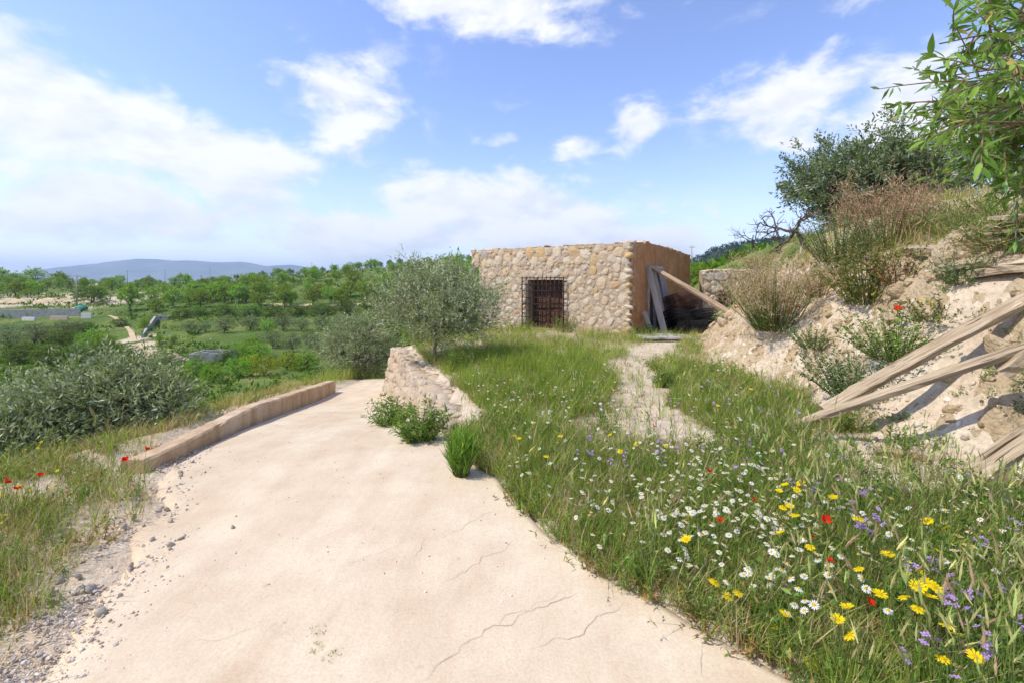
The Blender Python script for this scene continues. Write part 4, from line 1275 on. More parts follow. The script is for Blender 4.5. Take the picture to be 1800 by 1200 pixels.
def bb(name, px, py, h, rad, n, leaf, cols, label, seed, **k):
    p = on_bank(px, py)
    return put_bush(name, (p[0], p[1], p[2] - .03), bush_geo(seed, h, rad, n, leaf, cols, **k), label)
bb('broom_bush', 1362, 578, 1.25, .9, 170, (.05, .010), GREENW, 'large broom bush with rosy dry plumes beside the end of the bank', 601, plume=([(.55, .40, .28), (.62, .47, .34), (.50, .34, .24)], 40, .09), per=26)
bb('broom_bush', 1555, 440, 1.25, .95, 150, (.05, .009), ROSE, 'reddish feathery grass clump on the slope below the dark evergreen', 602, plume=(ROSE, 26, .11), per=16)
bb('leafy_weed', 1525, 535, 1.0, .75, 110, (.06, .02), [(.13, .17, .04), (.22, .22, .06), (.30, .22, .08), (.10, .13, .03)], 'olive-green weedy shrub with seed heads on the crest of the bank', 603, per=24, plume=([(.55, .48, .25), (.5, .42, .2)], 5, .05))
bb('red_stemmed_weed', 1580, 500, .55, .40, 34, (.05, .012), [(.26, .09, .06), (.20, .12, .06), (.20, .21, .07)], 'dark red stemmed weed beside the crest shrub', 604, per=14, stemc=(.26, .08, .06))
bb('grey_shrub', 1475, 460, .95, .8, 110, (.05, .014), BLUEG, 'grey-green shrub at the foot of the dark evergreen', 605, per=26)
bb('leafy_weed', 1500, 695, .62, .70, 120, (.045, .018), BLUEG, 'sprawling grey-green weed on the bank face just above the long beams', 606, per=24)
bb('leafy_weed', 1575, 630, .60, .65, 110, (.045, .018), GREENW, 'green weed patch high on the bank face above the long beams', 607, per=24)
bb('leafy_weed', 1430, 610, .40, .42, 60, (.04, .016), BLUEG, 'small weed on the bank face below the broom bush', 608, per=20)
bb('leafy_weed', 1650, 565, .35, .5, 60, (.04, .015), [(.22, .22, .09), (.14, .18, .05), (.28, .22, .1)], 'low faded weed on the bank beside the upper long beam', 609, per=18)
bb('leafy_weed', 1690, 500, .40, .35, 40, (.06, .012), BLUEG, 'spiky grey-green weed next to the splintered slab', 610, per=18)
bb('tall_grass_clump', 1690, 415, .55, .8, 130, (.16, .008), GREENW + DRY[:2], 'long grass clump on the slope under the almond branches', 611, per=12, upleaf=.8)
bb('tall_grass_clump', 1620, 400, .50, .7, 80, (.14, .008), GREENW + DRY, 'dry grass clump around the bare patch on the slope', 612, per=12, upleaf=.8)
bb('tall_grass_clump', 1760, 440, .5, .5, 60, (.16, .008), DRY[:2] + GREENW, 'straw-coloured grass clump beside the plank stack', 613, per=12, upleaf=.8)
bb('broom_bush', 1440, 520, .55, .5, 60, (.04, .008), DRY, 'tan dry shrub between the broom bush and the crest shrub', 614, per=20, plume=(DRY, 10, .07))
bb('grey_shrub', 1335, 480, .8, .8, 80, (.05, .009), ROSE + DRY, 'pale rosy dry scrub behind the broom bush', 615, per=18, plume=(DRY, 18, .1))
for k, (px, py) in enumerate([(1720, 330), (1780, 345), (1590, 335), (1660, 345), (1750, 380)]):
    bb('slope_shrub', px, py + 45, .5, .7, 60, (.05, .014), [(.14, .18, .05), (.2, .22, .08), (.3, .25, .12)], ['low green shrub on the skyline behind the almond leaves', 'low green shrub near the right edge under the almond leaves', 'low shrub on the skyline beside the dark evergreen', 'low shrub just above the bare earth patch', 'low shrub uphill of the plank stack'][k], 620 + k, per=24)

def gb(name, x, y, h, rad, n, leaf, cols, label, seed, **k):
    return put_bush(name, (x, y, float(height(x, y)) - .02), bush_geo(seed, h, rad, n, leaf, cols, **k), label)
def rb(name, x, y, *a_, **k):
    o = gb(name, x, y, *a_, **k); o.location.z = float(rz(x, y)) - .02; return o
rb('wall_weed', -1.52, 5.75, .40, .34, 60, (.06, .014), GREENW, 'green weed at the foot of the retaining wall, farther one', 630, per=24)
rb('wall_weed', -.98, 4.85, .46, .36, 80, (.07, .013), GREENW, 'bushy green weed at the foot of the retaining wall, nearer one', 631, per=26)
rb('grass_tuft', -.42, 3.78, .38, .17, 120, (.12, .007), [(.18, .30, .05), (.25, .38, .07)], 'dense upright green tuft at the near end of the retaining wall', 632, per=9, upleaf=1.6, spread=.8)
gb('corner_bush', 3.55, 12.15, .42, .34, 50, (.05, .02), [(.05, .10, .025), (.08, .14, .035)], 'small dark green bush at the corner of the house', 633, per=26)
gb('wall_shrub', -.95, 7.9, .42, .30, 60, (.06, .012), GREENW, 'feathery green weed on the terrace edge below the young olive', 634, per=22)
for k, (x, y, h, rad, c) in enumerate([(1.55, 13.3, .6, .5, GREENW), (.2, 13.6, .55, .6, YELG), (-.9, 13.9, .6, .6, YELG), (2.6, 5.9, .32, .25, GREENW), (2.25, 6.7, .35, .25, GREENW), (-2.15, 11.0, .5, .5, YELG)]):
    gb('meadow_herb', x, y, h, rad, 50, (.05, .014), c, ['green herb below the window grille by the house wall', 'yellow-green herb left of the window by the house wall', 'yellow-green herb under the left end of the house wall', 'low green herb beside the bare footpath, nearer one', 'low green herb beside the bare footpath, farther one', 'flowering yellow-green herb behind the far end of the retaining wall'][k], 640 + k, per=22)

for k, (px, py) in enumerate(((560, 1108), (552, 1140), (585, 1150))):
    q_ = G(px, py); rb('track_weed', q_[0], q_[1], .03, .05, 14, (.022, .003), [(.26, .30, .09), (.40, .38, .16)], ['upper', 'lower left', 'lower right'][k] + ' tiny grass sprig growing through the concrete track', 660 + k, per=7)
# ------------------------------------------------------------------ meadow: grass and herbs as masses
def blades(r, n, length, width, cols, weights, radius, lean=.5):
    b = np.column_stack([r.normal(0, radius, n), r.normal(0, radius, n), np.zeros(n)])
    an = r.uniform(0, 2 * math.pi, n); le = r.uniform(.05, lean, n)
    d = np.column_stack([np.cos(an) * le, np.sin(an) * le, np.ones(n)])
    L = (length * r.uniform(.5, 1.15, n))[:, None]; W = (width * r.uniform(.7, 1.3, n))[:, None]
    s = np.column_stack([-np.sin(an + .6), np.cos(an + .6), np.zeros(n)])
    mid = b + d * L * .5
    tip = b + d * L * np.array([1.4, 1.4, .92])
    V = np.stack([b, mid + s * W, tip, mid - s * W], 1).reshape(-1, 3)
    k = np.arange(n)[:, None] * 4
    T = np.concatenate([k + np.array([[0, 1, 3]]), k + np.array([[3, 1, 2]])])
    return V, T, np.repeat(pal(r, n, cols, weights), 4, 0)
def needles(acc, pos, dirs, length, width, cols, r):
    n = len(pos); u = np.cross(dirs, r.normal(size=(n, 3))); u /= np.linalg.norm(u, axis=1, keepdims=True) + 1e-9
    L = (length * r.uniform(.6, 1.3, n))[:, None]
    V = np.stack([pos - u * width * .5, pos + u * width * .5, pos + dirs * L], 1).reshape(-1, 3)
    acc.add(V, np.arange(n * 3).reshape(-1, 3), np.repeat(cols, 3, 0))
def stalk(acc, b, t, w, c):
    acc.add([b - np.array([w, 0, 0]), b + np.array([w, 0, 0]), t, b - np.array([0, w, 0]), b + np.array([0, w, 0]), t], [(0, 1, 2), (3, 4, 5)], c)
GR = [(.22, .30, .05), (.30, .38, .07), (.16, .235, .035), (.41, .42, .11), (.56, .46, .22)]
def variant(seed, kind):
    r = np.random.default_rng(seed); A = Acc()
    if kind == 'grass':
        A.add(*blades(r, 16, .26, .0032, GR, [4, 4, 3, 2, .4], .025, .8))
    elif kind == 'tall':
        A.add(*blades(r, 16, .46, .0038, GR, [4, 5, 3, 2, .5], .035, .55))
    elif kind == 'mixed':
        A.add(*blades(r, 16, .45, .003, GR + DRY, [5, 5, 4, 3, 1, .8, .8, .8, .8], .035, .6))
    elif kind == 'dry':
        A.add(*blades(r, 12, .22, .002, DRY + GR[3:], None, .035, .8))
    elif kind == 'feather':           # finely cut daisy foliage
        for s in range(7):
            d = np.array([r.normal() * .35, r.normal() * .35, 1.0]); L = .22 * r.uniform(.6, 1.1)
            b = np.array([r.normal() * .025, r.normal() * .025, 0])
            stalk(A, b, b + d * L, .0018, (.22, .28, .08))
            q = r.uniform(.1, .95, 16)
            needles(A, b + d * (q * L)[:, None], rand_dirs(r, 16, .5), .030, .0045, pal(r, 16, [(.18, .27, .055), (.25, .33, .085), (.14, .21, .04)]), r)
    elif kind == 'broad':
        for s in range(6):
            d = np.array([r.normal() * .4, r.normal() * .4, 1.0]); L = .22 * r.uniform(.5, 1.1)
            b = np.array([r.normal() * .03, r.normal() * .03, 0])
            stalk(A, b, b + d * L, .002, (.2, .25, .08))
            q = r.uniform(.0, 1, 10)
            leaves(A, b + d * (q * L)[:, None], rand_dirs(r, 10, .35), .045, .015, pal(r, 10, [(.15, .25, .06), (.20, .30, .08), (.11, .18, .04), (.34, .28, .1)], [4, 4, 3, .6]), r)
    elif kind == 'redherb':
        for s in range(6):
            d = np.array([r.normal() * .7, r.normal() * .7, .8]); L = .14 * r.uniform(.5, 1.1)
            b = np.array([r.normal() * .03, r.normal() * .03, 0])
            stalk(A, b, b + d * L, .0018, (.34, .16, .1))
            q = r.uniform(.0, 1, 10)
            needles(A, b + d * (q * L)[:, None], rand_dirs(r, 10, .35), .026, .009, pal(r, 10, [(.32, .25, .08), (.40, .20, .1), (.22, .28, .07)]), r)
    elif kind == 'barley':            # wall barley: blades and nodding ears
        A.add(*blades(r, 8, .30, .0035, GR, [4, 4, 2, 2, 1], .02))
        for s in range(4):
            d = np.array([r.normal() * .18, r.normal() * .18, 1.0]); L = .40 * r.uniform(.75, 1.15)
            b = np.array([r.normal() * .02, r.normal() * .02, 0]); t = b + d * L
            tube(A, [b, b + d * L * .6, t], .0013, 3, (.20, .25, .08), cap=False)
            ed = d + np.array([r.normal() * .35, r.normal() * .35, 0]); ed /= np.linalg.norm(ed)
            c = pal(r, 1, [(.36, .42, .15), (.46, .44, .19), (.44, .31, .2)])[0]
            tube(A, [t, t + ed * .03, t + ed * .075], [.002, .0055, .001], 4, c, cap=False)
            q = r.uniform(0, 1, 14)
            needles(A, t + ed * (q * .06)[:, None], ed + r.normal(size=(14, 3)) * .28, .035, .0020, np.tile(c * 1.15, (14, 1)), r)
    return A.tri()
def scatter(name, kind, X, Y, S, label, cat, seed, zf=None, nvar=6, squash=None):
    r = np.random.default_rng(seed)
    vs = [variant(seed * 31 + k, kind) for k in range(nvar)]
    which = r.integers(nvar, size=len(X))
    Z = (zf or height)(X, Y)
    A = Acc()
    for k, (V, T, C) in enumerate(vs):
        m = np.where(which == k)[0]
        if not len(m): continue
        th = r.uniform(0, 2 * math.pi, len(m)); c, s = np.cos(th), np.sin(th)
        sc = S[m][:, None]
        x = (V[None, :, 0] * c[:, None] - V[None, :, 1] * s[:, None]) * sc + X[m][:, None]
        y = (V[None, :, 0] * s[:, None] + V[None, :, 1] * c[:, None]) * sc + Y[m][:, None]
        z = V[None, :, 2] * sc * r.uniform(.8, 1.2, (len(m), 1)) + Z[m][:, None] - .008
        n = len(V)
        TT = (T[None] + (np.arange(len(m)) * n)[:, None, None]).reshape(-1, 3)
        tone = 1 + .13 * r.normal(size=(len(m), 1, 1))
        A.add(np.stack([x, y, z], -1).reshape(-1, 3), TT, np.clip(C[None] * tone, .004, .9).reshape(-1, 3))
    o = link(name, A.mesh(name, M_GRASS))
    return tag(o, label, cat, None, 'stuff')

def meadow_pts(n, seed, ymin, ymax, dens=None):
    """points on the terrace between track, house and bank; more of them close by"""
    r = np.random.default_rng(seed)
    y = ymin * (ymax / ymin) ** r.random(n * 3)
    x = r.uniform(-3.2, 6.2, n * 3)
    left = np.where(y < 5.1, road_r(y) - .10, wall_x(y) + .40)
    left = np.where(y > 10.9, -2.8, left)
    fine = (fbm(x * 3 + 4, y * 3, 3, 55) - .5)
    ok = (x > left + .25 * fine * (y < 5)) & (x < np.interp(y, TY, TX) + .05 + fine * .7)
    # house footprint
    rel = np.stack([x - HA[0], y - HA[1]], -1); c, s = math.cos(HANG), math.sin(HANG)
    hx = rel[:, 0] * c + rel[:, 1] * s; hy = -rel[:, 0] * s + rel[:, 1] * c
    ok &= ~((hx > -.15) & (hy < .1))
    ok &= ~((hx > -1.4) & (hx < .2) & (hy < -.3) & (hy > -3.2))
    pd = path_d(x, y)
    wid = .10 + .62 * fbm(x * 1.7, y * 1.7, 4, 57)
    keep = np.where(pd < wid, .07, 1.0)
    bare = fbm(x * 1.1 + 9, y * 1.1, 3, 58)
    keep = np.where((bare > .58) & (y > 3.2), keep * .3, keep)
    keep = np.where((np.hypot((x - 1.45) / .22, (y - 2.35) / .2) < 1), keep * .4, keep)
    keep = np.where((y > 3.3) & (y < 4.7) & (x > 2.9), keep * .12, keep)
    ok &= r.random(n * 3) < keep * (1 if dens is None else dens(x, y))
    i = np.where(ok)[0][:n]
    return x[i], y[i], r
def sc_of(r, n, lo, hi): return r.uniform(lo, hi, n)
lush = lambda x, y: np.clip(1.1 - np.hypot((x - .4) / 1.7, (y - 7.6) / 2.6), .06, 1)
cor = lambda x, y: np.clip(.25 + sstep(1.2, 2.6, x) * (1 - sstep(3.6, 5.0, y)), 0, 1)
X, Y, r = meadow_pts(4000, 711, 1.45, 13.5); scatter('mixed_grass', 'mixed', X, Y, sc_of(r, len(X), .3, .7) * (.6 + .8 * fbm(X * .9, Y * .9, 3, 445)), 'mixed green and straw grass through the meadow', 'grass', 69)
X, Y, r = meadow_pts(5000, 701, 1.45, 13.5); scatter('meadow_grass', 'grass', X, Y, sc_of(r, len(X), .45, 1.0) * np.clip(.5 + .05 * Y, 0, .85) * (.45 + .9 * fbm(X * 1.1, Y * 1.1, 3, 444)), 'fine green grass through the wildflower meadow', 'grass', 71)
X, Y, r = meadow_pts(6500, 702, 4.2, 13.5, lush); scatter('tall_grass', 'tall', X, Y, sc_of(r, len(X), .4, .85), 'lush tall grass in the middle of the meadow before the house', 'grass', 72)
X, Y, r = meadow_pts(2450, 703, 1.45, 12); scatter('daisy_foliage', 'feather', X, Y, sc_of(r, len(X), .6, 1.15), 'feathery green daisy foliage in the meadow', 'foliage', 73)
X, Y, r = meadow_pts(2600, 704, 1.45, 9, cor); scatter('broad_herbs', 'broad', X, Y, sc_of(r, len(X), .45, 1.1), 'broad-leaved green herbs in the near corner of the meadow', 'foliage', 74)
X, Y, r = meadow_pts(700, 705, 1.45, 6.0, cor); scatter('wall_barley', 'barley', X, Y, sc_of(r, len(X), .6, 1.05), 'nodding ears of wall barley by the foot of the bank', 'grass', 75)
X, Y, r = meadow_pts(2600, 706, 1.45, 9); scatter('red_herbs', 'redherb', X, Y, sc_of(r, len(X), .6, 1.2), 'low reddish herbs along the meadow edge', 'foliage', 76)
X, Y, r = meadow_pts(3400, 707, 1.8, 13.5); scatter('dry_grass', 'dry', X, Y, sc_of(r, len(X), .6, 1.3) * (.8 + .03 * Y), 'thin straw-coloured grass in the meadow', 'grass', 77)
# grass thinly spread over the upper slope
r = np.random.default_rng(709); n = 5200
y = r.uniform(3.2, 17, n * 2); x = r.uniform(4.5, 16, n * 2); up = (x > np.interp(y, TY, TX) + 1.7) & (fbm(x * .9, y * .9, 3, 91) > .42)
bs = lambda x, y: np.where((y < 14) & (x < 9.6), bank_surface(x, y), height(x, y))
X, Y = x[up][:2700], y[up][:2700]; scatter('slope_grass', 'mixed', X, Y, sc_of(r, len(X), .35, .75), 'rough green grass over the slope above the bank', 'grass', 78, bs)
y = r.uniform(3.2, 17, n); x = r.uniform(4.5, 16, n); up = (x > np.interp(y, TY, TX) + 1.5)
X, Y = x[up][:1800], y[up][:1800]; scatter('slope_dry_grass', 'dry', X, Y, sc_of(r, len(X), 1.0, 2.2), 'dry straw grass over the slope above the bank', 'grass', 79, bs)
y = r.uniform(3.0, 13, n); x = np.interp(y, TY, TX) + r.uniform(.0, 1.7, n); m = fbm(x * 1.3, y * 1.3, 3, 93) > .60
X, Y = x[m][:180], y[m][:180]; scatter('bank_weeds', 'broad', X, Y, sc_of(r, len(X), .4, .8), 'little weeds scattered on the bank face', 'weeds', 80, bs)

# the verge on the left
def verge_pts(n, seed, dense_edge=True):
    r = np.random.default_rng(seed)
    y = 1.6 * (14 / 1.6) ** r.random(n * 4); x = r.uniform(-9, -1.5, n * 4)
    fine = fbm(x * 3 + 4, y * 3, 3, 155) - .5
    e = np.where(y < 3.9, road_l(y) - .12, kerb_x(y) - .28)
    gap = e - x
    ok = (gap + fine * .5 > .0) & (gap < 3.4)
    ok &= r.random(n * 4) < np.clip(.35 + gap * 1.3, 0, 1)
    ok &= fbm(x * 1.5, y * 1.5, 3, 157) > .25
    i = np.where(ok)[0][:n]
    return x[i], y[i], r
X, Y, r = verge_pts(2300, 721); scatter('verge_grass', 'mixed', X, Y, sc_of(r, len(X), .25, .55), 'green grass on the verge left of the track', 'grass', 81)
X, Y, r = verge_pts(1000, 722); scatter('verge_herbs', 'feather', X, Y, sc_of(r, len(X), .6, 1.1), 'feathery green weeds on the verge left of the track', 'foliage', 82)
X, Y, r = verge_pts(3600, 723); scatter('verge_dry_grass', 'dry', X, Y, sc_of(r, len(X), .5, 1.2), 'straw grass on the verge behind the kerb wall', 'grass', 83)
X, Y, r = verge_pts(950, 724); scatter('verge_red_herbs', 'redherb', X, Y, sc_of(r, len(X), .6, 1.3), 'reddish low weeds on the verge', 'foliage', 84)
X, Y, r = verge_pts(220, 725); scatter('verge_barley', 'barley', X, Y, sc_of(r, len(X), .5, .8), 'barley ears on the verge by the near end of the kerb wall', 'grass', 85)
X, Y, r = verge_pts(300, 726); scatter('verge_broad_herbs', 'broad', X, Y, sc_of(r, len(X), .4, .9), 'broad-leaved weeds on the verge left of the track', 'foliage', 89)
# rough growth between the kerb wall and the valley
r = np.random.default_rng(731); n = 9000
y = r.uniform(5, 24, n); x = kerb_x(y) - .3 - r.uniform(0, 15, n) ** 1.0
X, Y = x[:3200], y[:3200]; scatter('hillside_grass', 'mixed', X, Y, sc_of(r, len(X), .3, .55) * np.clip(.3 + .3 * (kerb_x(Y) - X) / 3, .35, 1.5), 'rank green grass on the slope beyond the kerb wall', 'grass', 86)
X, Y = x[5200:8200], y[5200:8200]; scatter('hillside_dry_grass', 'dry', X, Y, sc_of(r, len(X), .5, 1.1), 'dry pink and straw grass beyond the kerb wall', 'grass', 87)
y = r.uniform(11, 22, 2500); x = r.uniform(-5.5, 0, 2500); m = (x < np.where(y < 15.5, -1.7, 0)) & ~((x > road_l(y) - .1) & (x < road_r(y) + .1) & (y < 14))
X, Y = x[m], y[m]; scatter('bend_grass', 'mixed', X, Y, sc_of(r, len(X), .5, 1.2), 'green and golden grass around the bend of the track', 'grass', 88)
# ------------------------------------------------------------------ the valley and the hillside across it
def far_tree(seed, cols, w, h=4.0, wide=1.0, trunk=.9, leaf=(.24, .13), clumps=110):
    return tree_geo(seed, trunk, (1.9 * wide, 1.9 * wide, (h - trunk) * .52), trunk + (h - trunk) * .47, clumps, leaf, cols, w, 5, .11, 3, 8, shell=.35, twig_len=.6, up=.4, lump=.7)
ALM = [(.23, .33, .06), (.28, .39, .075), (.34, .43, .10), (.17, .25, .05), (.38, .41, .13)]
DARKG = [(.14, .21, .05), (.18, .25, .065), (.115, .165, .045), (.22, .27, .09)]
GREYO = [(.27, .30, .165), (.33, .355, .22), (.215, .24, .125), (.175, .195, .10)]
BRIGHT = [(.22, .35, .05), (.28, .41, .06), (.16, .27, .04), (.34, .43, .08)]
YEL = [(.36, .40, .04), (.46, .45, .035), (.25, .33, .045)]
def proto(name, label, group, geos, cat='tree'):
    """first of each kind; returns meshes (trunk, crown)"""
    return [(name, label, group, cat, g[0].mesh('trunk', M_BARK_D, True, False), g[1].mesh('crown', M_FAR)) for g in geos]
def place(pr, loc, s, rot):
    name, label, group, cat, tm, cm = pr
    e = empty(name, loc, rot); e.scale = s
    tag(e, label, cat, group)
    link('trunk', tm, e); link('crown', cm, e)
    return e
AT = proto('almond_orchard_tree', 'small round green almond tree in the orchard rows across the valley', 'orchard trees across the valley', [far_tree(800 + k, ALM, [4, 4, 2, 3, 1], 4.0, 1 + .12 * (k % 3 - 1)) for k in range(6)])
SK = proto('skyline_tree', 'tiny rounded tree in the row along the skyline ridge', 'trees along the skyline ridge', [far_tree(810 + k, GREYO + DARKG[:2], None, 4.0, .95, leaf=(.34, .2), clumps=80) for k in range(4)])
DT = proto('dark_bush', 'dark green thicket bush on the valley terraces', 'dark bushes in the valley', [far_tree(820 + k, DARKG, None, 2.6, 1.0, .25, (.18, .10), 130) for k in range(4)], 'bush')
GT = proto('grey_olive', 'rounded grey-green olive on the lower valley terraces', 'grey olives in the valley', [far_tree(830 + k, GREYO, None, 2.8, .95, .3, (.15, .06), 150) for k in range(4)])
BT = proto('green_bush', 'bright green leafy bush on the near valley slope', 'bright green bushes in the valley', [far_tree(840 + k, BRIGHT, None, 2.4, 1.0, .2, (.14, .075), 150) for k in range(4)], 'bush')
YT = proto('yellow_bush', 'yellow-flowering broom bush on the near valley slope', 'yellow broom bushes in the valley', [far_tree(850 + k, YEL, None, 2.2, 1.0, .2, (.12, .06), 150) for k in range(3)], 'bush')
r = np.random.default_rng(880)
n_or = 0
for k, yr in enumerate([112, 121, 131, 142, 154, 168, 184, 203, 226]):
    x = -1.18 * yr
    while x < .02 * yr:
        x += r.uniform(4.6, 8.6) * (1 + .002 * yr)
        yy = yr + r.normal() * 2.2
        if x < -90 and yr < 150 and r.random() < .75: continue
        if r.random() < .12: continue
        s = r.uniform(.6, 1.35)
        place(AT[int(r.integers(6))], (x, yy, float(height(x, yy)) - .1), (s, s, s * r.uniform(.85, 1.1)), r.uniform(0, 6.28))['group'] = 'orchard row %d' % k; n_or += 1
x = -.62 * 262
while x < -.02 * 262:
    x += r.uniform(4.6, 7.5); yy = 262 + r.normal() * 2
    s = r.uniform(.7, 1.05); place(SK[int(r.integers(4))], (x, yy, float(height(x, yy)) - .1), (s, s, s), r.uniform(0, 6.28))
x = -1.25 * 250
while x < -.6 * 250:
    x += r.uniform(6, 14); yy = 245 + r.normal() * 6
    s = r.uniform(.55, 1.0); place(AT[int(r.integers(6))], (x, yy, float(height(x, yy)) - .1), (s, s, s), r.uniform(0, 6.28))['group'] = 'trees on the far ridge'
HT = {'g': (AT, 4.0, 4.2), 'd': (DT, 2.6, 4.2), 'o': (GT, 2.8, 4.0), 'b': (BT, 2.4, 4.2), 'y': (YT, 2.2, 4.2)}
def vt(px, py, hpx, wpx, kind):
    p = ray_ground(px, py, 12)
    pr, h0, w0 = HT[kind]
    d = p[1]; h = hpx / F * d; w = wpx / F * d
    place(pr[int(r.integers(len(pr)))], (p[0], p[1], p[2] - .1), (w / w0, w / w0, h / h0), r.uniform(0, 6.28))
for a_ in [(228, 548, 46, 46, 'g'), (274, 552, 28, 30, 'g'), (160, 535, 32, 56, 'd'), (60, 500, 26, 36, 'g'), (105, 505, 26, 30, 'g'), (30, 503, 24, 36, 'g'), (0, 502, 30, 30, 'g'),
           (255, 582, 24, 20, 'b'), (280, 606, 18, 14, 'b'), (305, 606, 18, 14, 'b'),
           (35, 640, 36, 60, 'd'), (88, 642, 38, 60, 'd'), (140, 640, 36, 56, 'd'), (190, 636, 34, 56, 'd'), (225, 640, 30, 40, 'd'),
           (15, 612, 34, 60, 'o'), (60, 604, 30, 60, 'o'), (110, 606, 26, 50, 'd'), (160, 606, 26, 44, 'b'), (15, 590, 22, 50, 'o'), (60, 588, 20, 44, 'o'), (120, 590, 26, 56, 'o'), (150, 585, 18, 36, 'd'), (210, 575, 16, 26, 'd'), (185, 610, 26, 40, 'b'),
           (335, 586, 24, 34, 'o'), (362, 584, 20, 26, 'o'), (395, 585, 30, 36, 'o'), (440, 582, 28, 38, 'o'), (470, 585, 22, 26, 'b'), (498, 582, 30, 40, 'o'), (530, 582, 26, 36, 'o'), (565, 582, 30, 40, 'o'), (600, 578, 26, 38, 'o'),
           (480, 612, 32, 40, 'o'), (515, 618, 34, 44, 'o'), (545, 612, 30, 40, 'o'), (560, 622, 36, 50, 'o'), (445, 612, 22, 40, 'b'), (420, 632, 28, 44, 'b'), (400, 640, 26, 40, 'd'), (455, 630, 28, 46, 'b'),
           (420, 662, 34, 50, 'b'), (465, 660, 36, 56, 'y'), (505, 650, 30, 46, 'y'), (440, 652, 30, 44, 'y'), (540, 648, 30, 50, 'b'), (375, 672, 32, 46, 'b'), (345, 660, 30, 40, 'b'), (320, 672, 28, 36, 'b'), (300, 650, 30, 40, 'o'), (280, 640, 26, 40, 'b'), (345, 645, 24, 30, 'o'),
           (320, 560, 18, 40, 'd'), (350, 556, 18, 36, 'd'), (395, 556, 20, 44, 'd'), (440, 556, 20, 44, 'd'), (480, 556, 20, 40, 'd'), (520, 556, 20, 44, 'd'), (565, 556, 22, 44, 'd'), (610, 552, 22, 40, 'd'), (650, 552, 26, 44, 'd'), (680, 548, 26, 44, 'd'),
           (500, 540, 34, 32, 'g'), (455, 540, 28, 30, 'g'), (550, 538, 32, 34, 'g'), (600, 540, 34, 34, 'g'), (420, 535, 36, 40, 'g'), (395, 533, 34, 34, 'g'), (370, 530, 30, 34, 'g'), (340, 530, 34, 40, 'g'), (645, 530, 40, 40, 'g'), (305, 540, 34, 36, 'g'),
           (690, 590, 60, 50, 'd'), (720, 560, 70, 60, 'g'), (760, 550, 80, 60, 'g'), (800, 545, 95, 60, 'g'), (828, 540, 80, 40, 'g'), (665, 575, 40, 50, 'd'), (640, 590, 34, 50, 'b'), (700, 610, 40, 40, 'b'),
           (1222, 500, 36, 40, 'b'), (1240, 492, 26, 30, 'b'), (1290, 478, 20, 40, 'b'), (1320, 470, 18, 30, 'g'), (1245, 458, 14, 22, 'g'), (1275, 456, 14, 24, 'g'), (1300, 455, 16, 26, 'g')]:
    vt(*a_)
# trees whose tops show over the house roof
for px, d, h in ((838, 30, 3.9), (900, 34, 4.1), (805, 36, 4.5)):
    x = (px - 900) / F * d; z = float(height(x, d)); top = CAM_H + (495 - {838: 438, 900: 436, 805: 444}[px]) / F * d
    s = (top - z) / 4.5
    s *= 4.0 / 2.4 * .8
    e = place(BT[px % 4], (x, d, z), (s * .55, s * .55, s), 1.0); e['label'] = {838: 'leafy treetop showing at the left end of the house roof', 900: 'treetop just peeking over the front of the house roof', 805: 'bright leafy tree behind the young olive beside the house'}[px]; e['group'] = 'trees behind the house'

ORD = ['first', 'second', 'third', 'fourth', 'fifth', 'sixth', 'seventh', 'eighth', 'ninth', 'tenth'] + ['%dth' % k for k in range(11, 100)]
ORD[20], ORD[21], ORD[22] = '21st', '22nd', '23rd'
def name_in_order(grp, phrase):
    got = sorted([o for o in COL.objects if o.get('group') == grp], key=lambda o: o.location.x / o.location.y)
    for k, o in enumerate(got): o['label'] = phrase % ORD[k]
name_in_order('dark bushes in the valley', 'dark green thicket bush on the valley terraces, %s from the left')
name_in_order('grey olives in the valley', 'rounded grey-green olive on the lower valley terraces, %s from the left')
name_in_order('bright green bushes in the valley', 'bright green leafy bush on the valley slope, %s from the left')
name_in_order('yellow broom bushes in the valley', 'yellow-flowering broom bush on the near valley slope, %s from the left')
name_in_order('trees along the skyline ridge', 'tiny rounded tree along the skyline ridge, %s from the left')
for k in range(9): name_in_order('orchard row %d' % k, 'round green almond tree in the %s orchard row above the track, %%s from the left' % ORD[k])
name_in_order('trees on the far ridge', 'broad green tree on the far ridge below the mountain, %s from the left')
name_in_order('orchard trees across the valley', 'green almond tree on the valley side below the orchard, %s from the left')

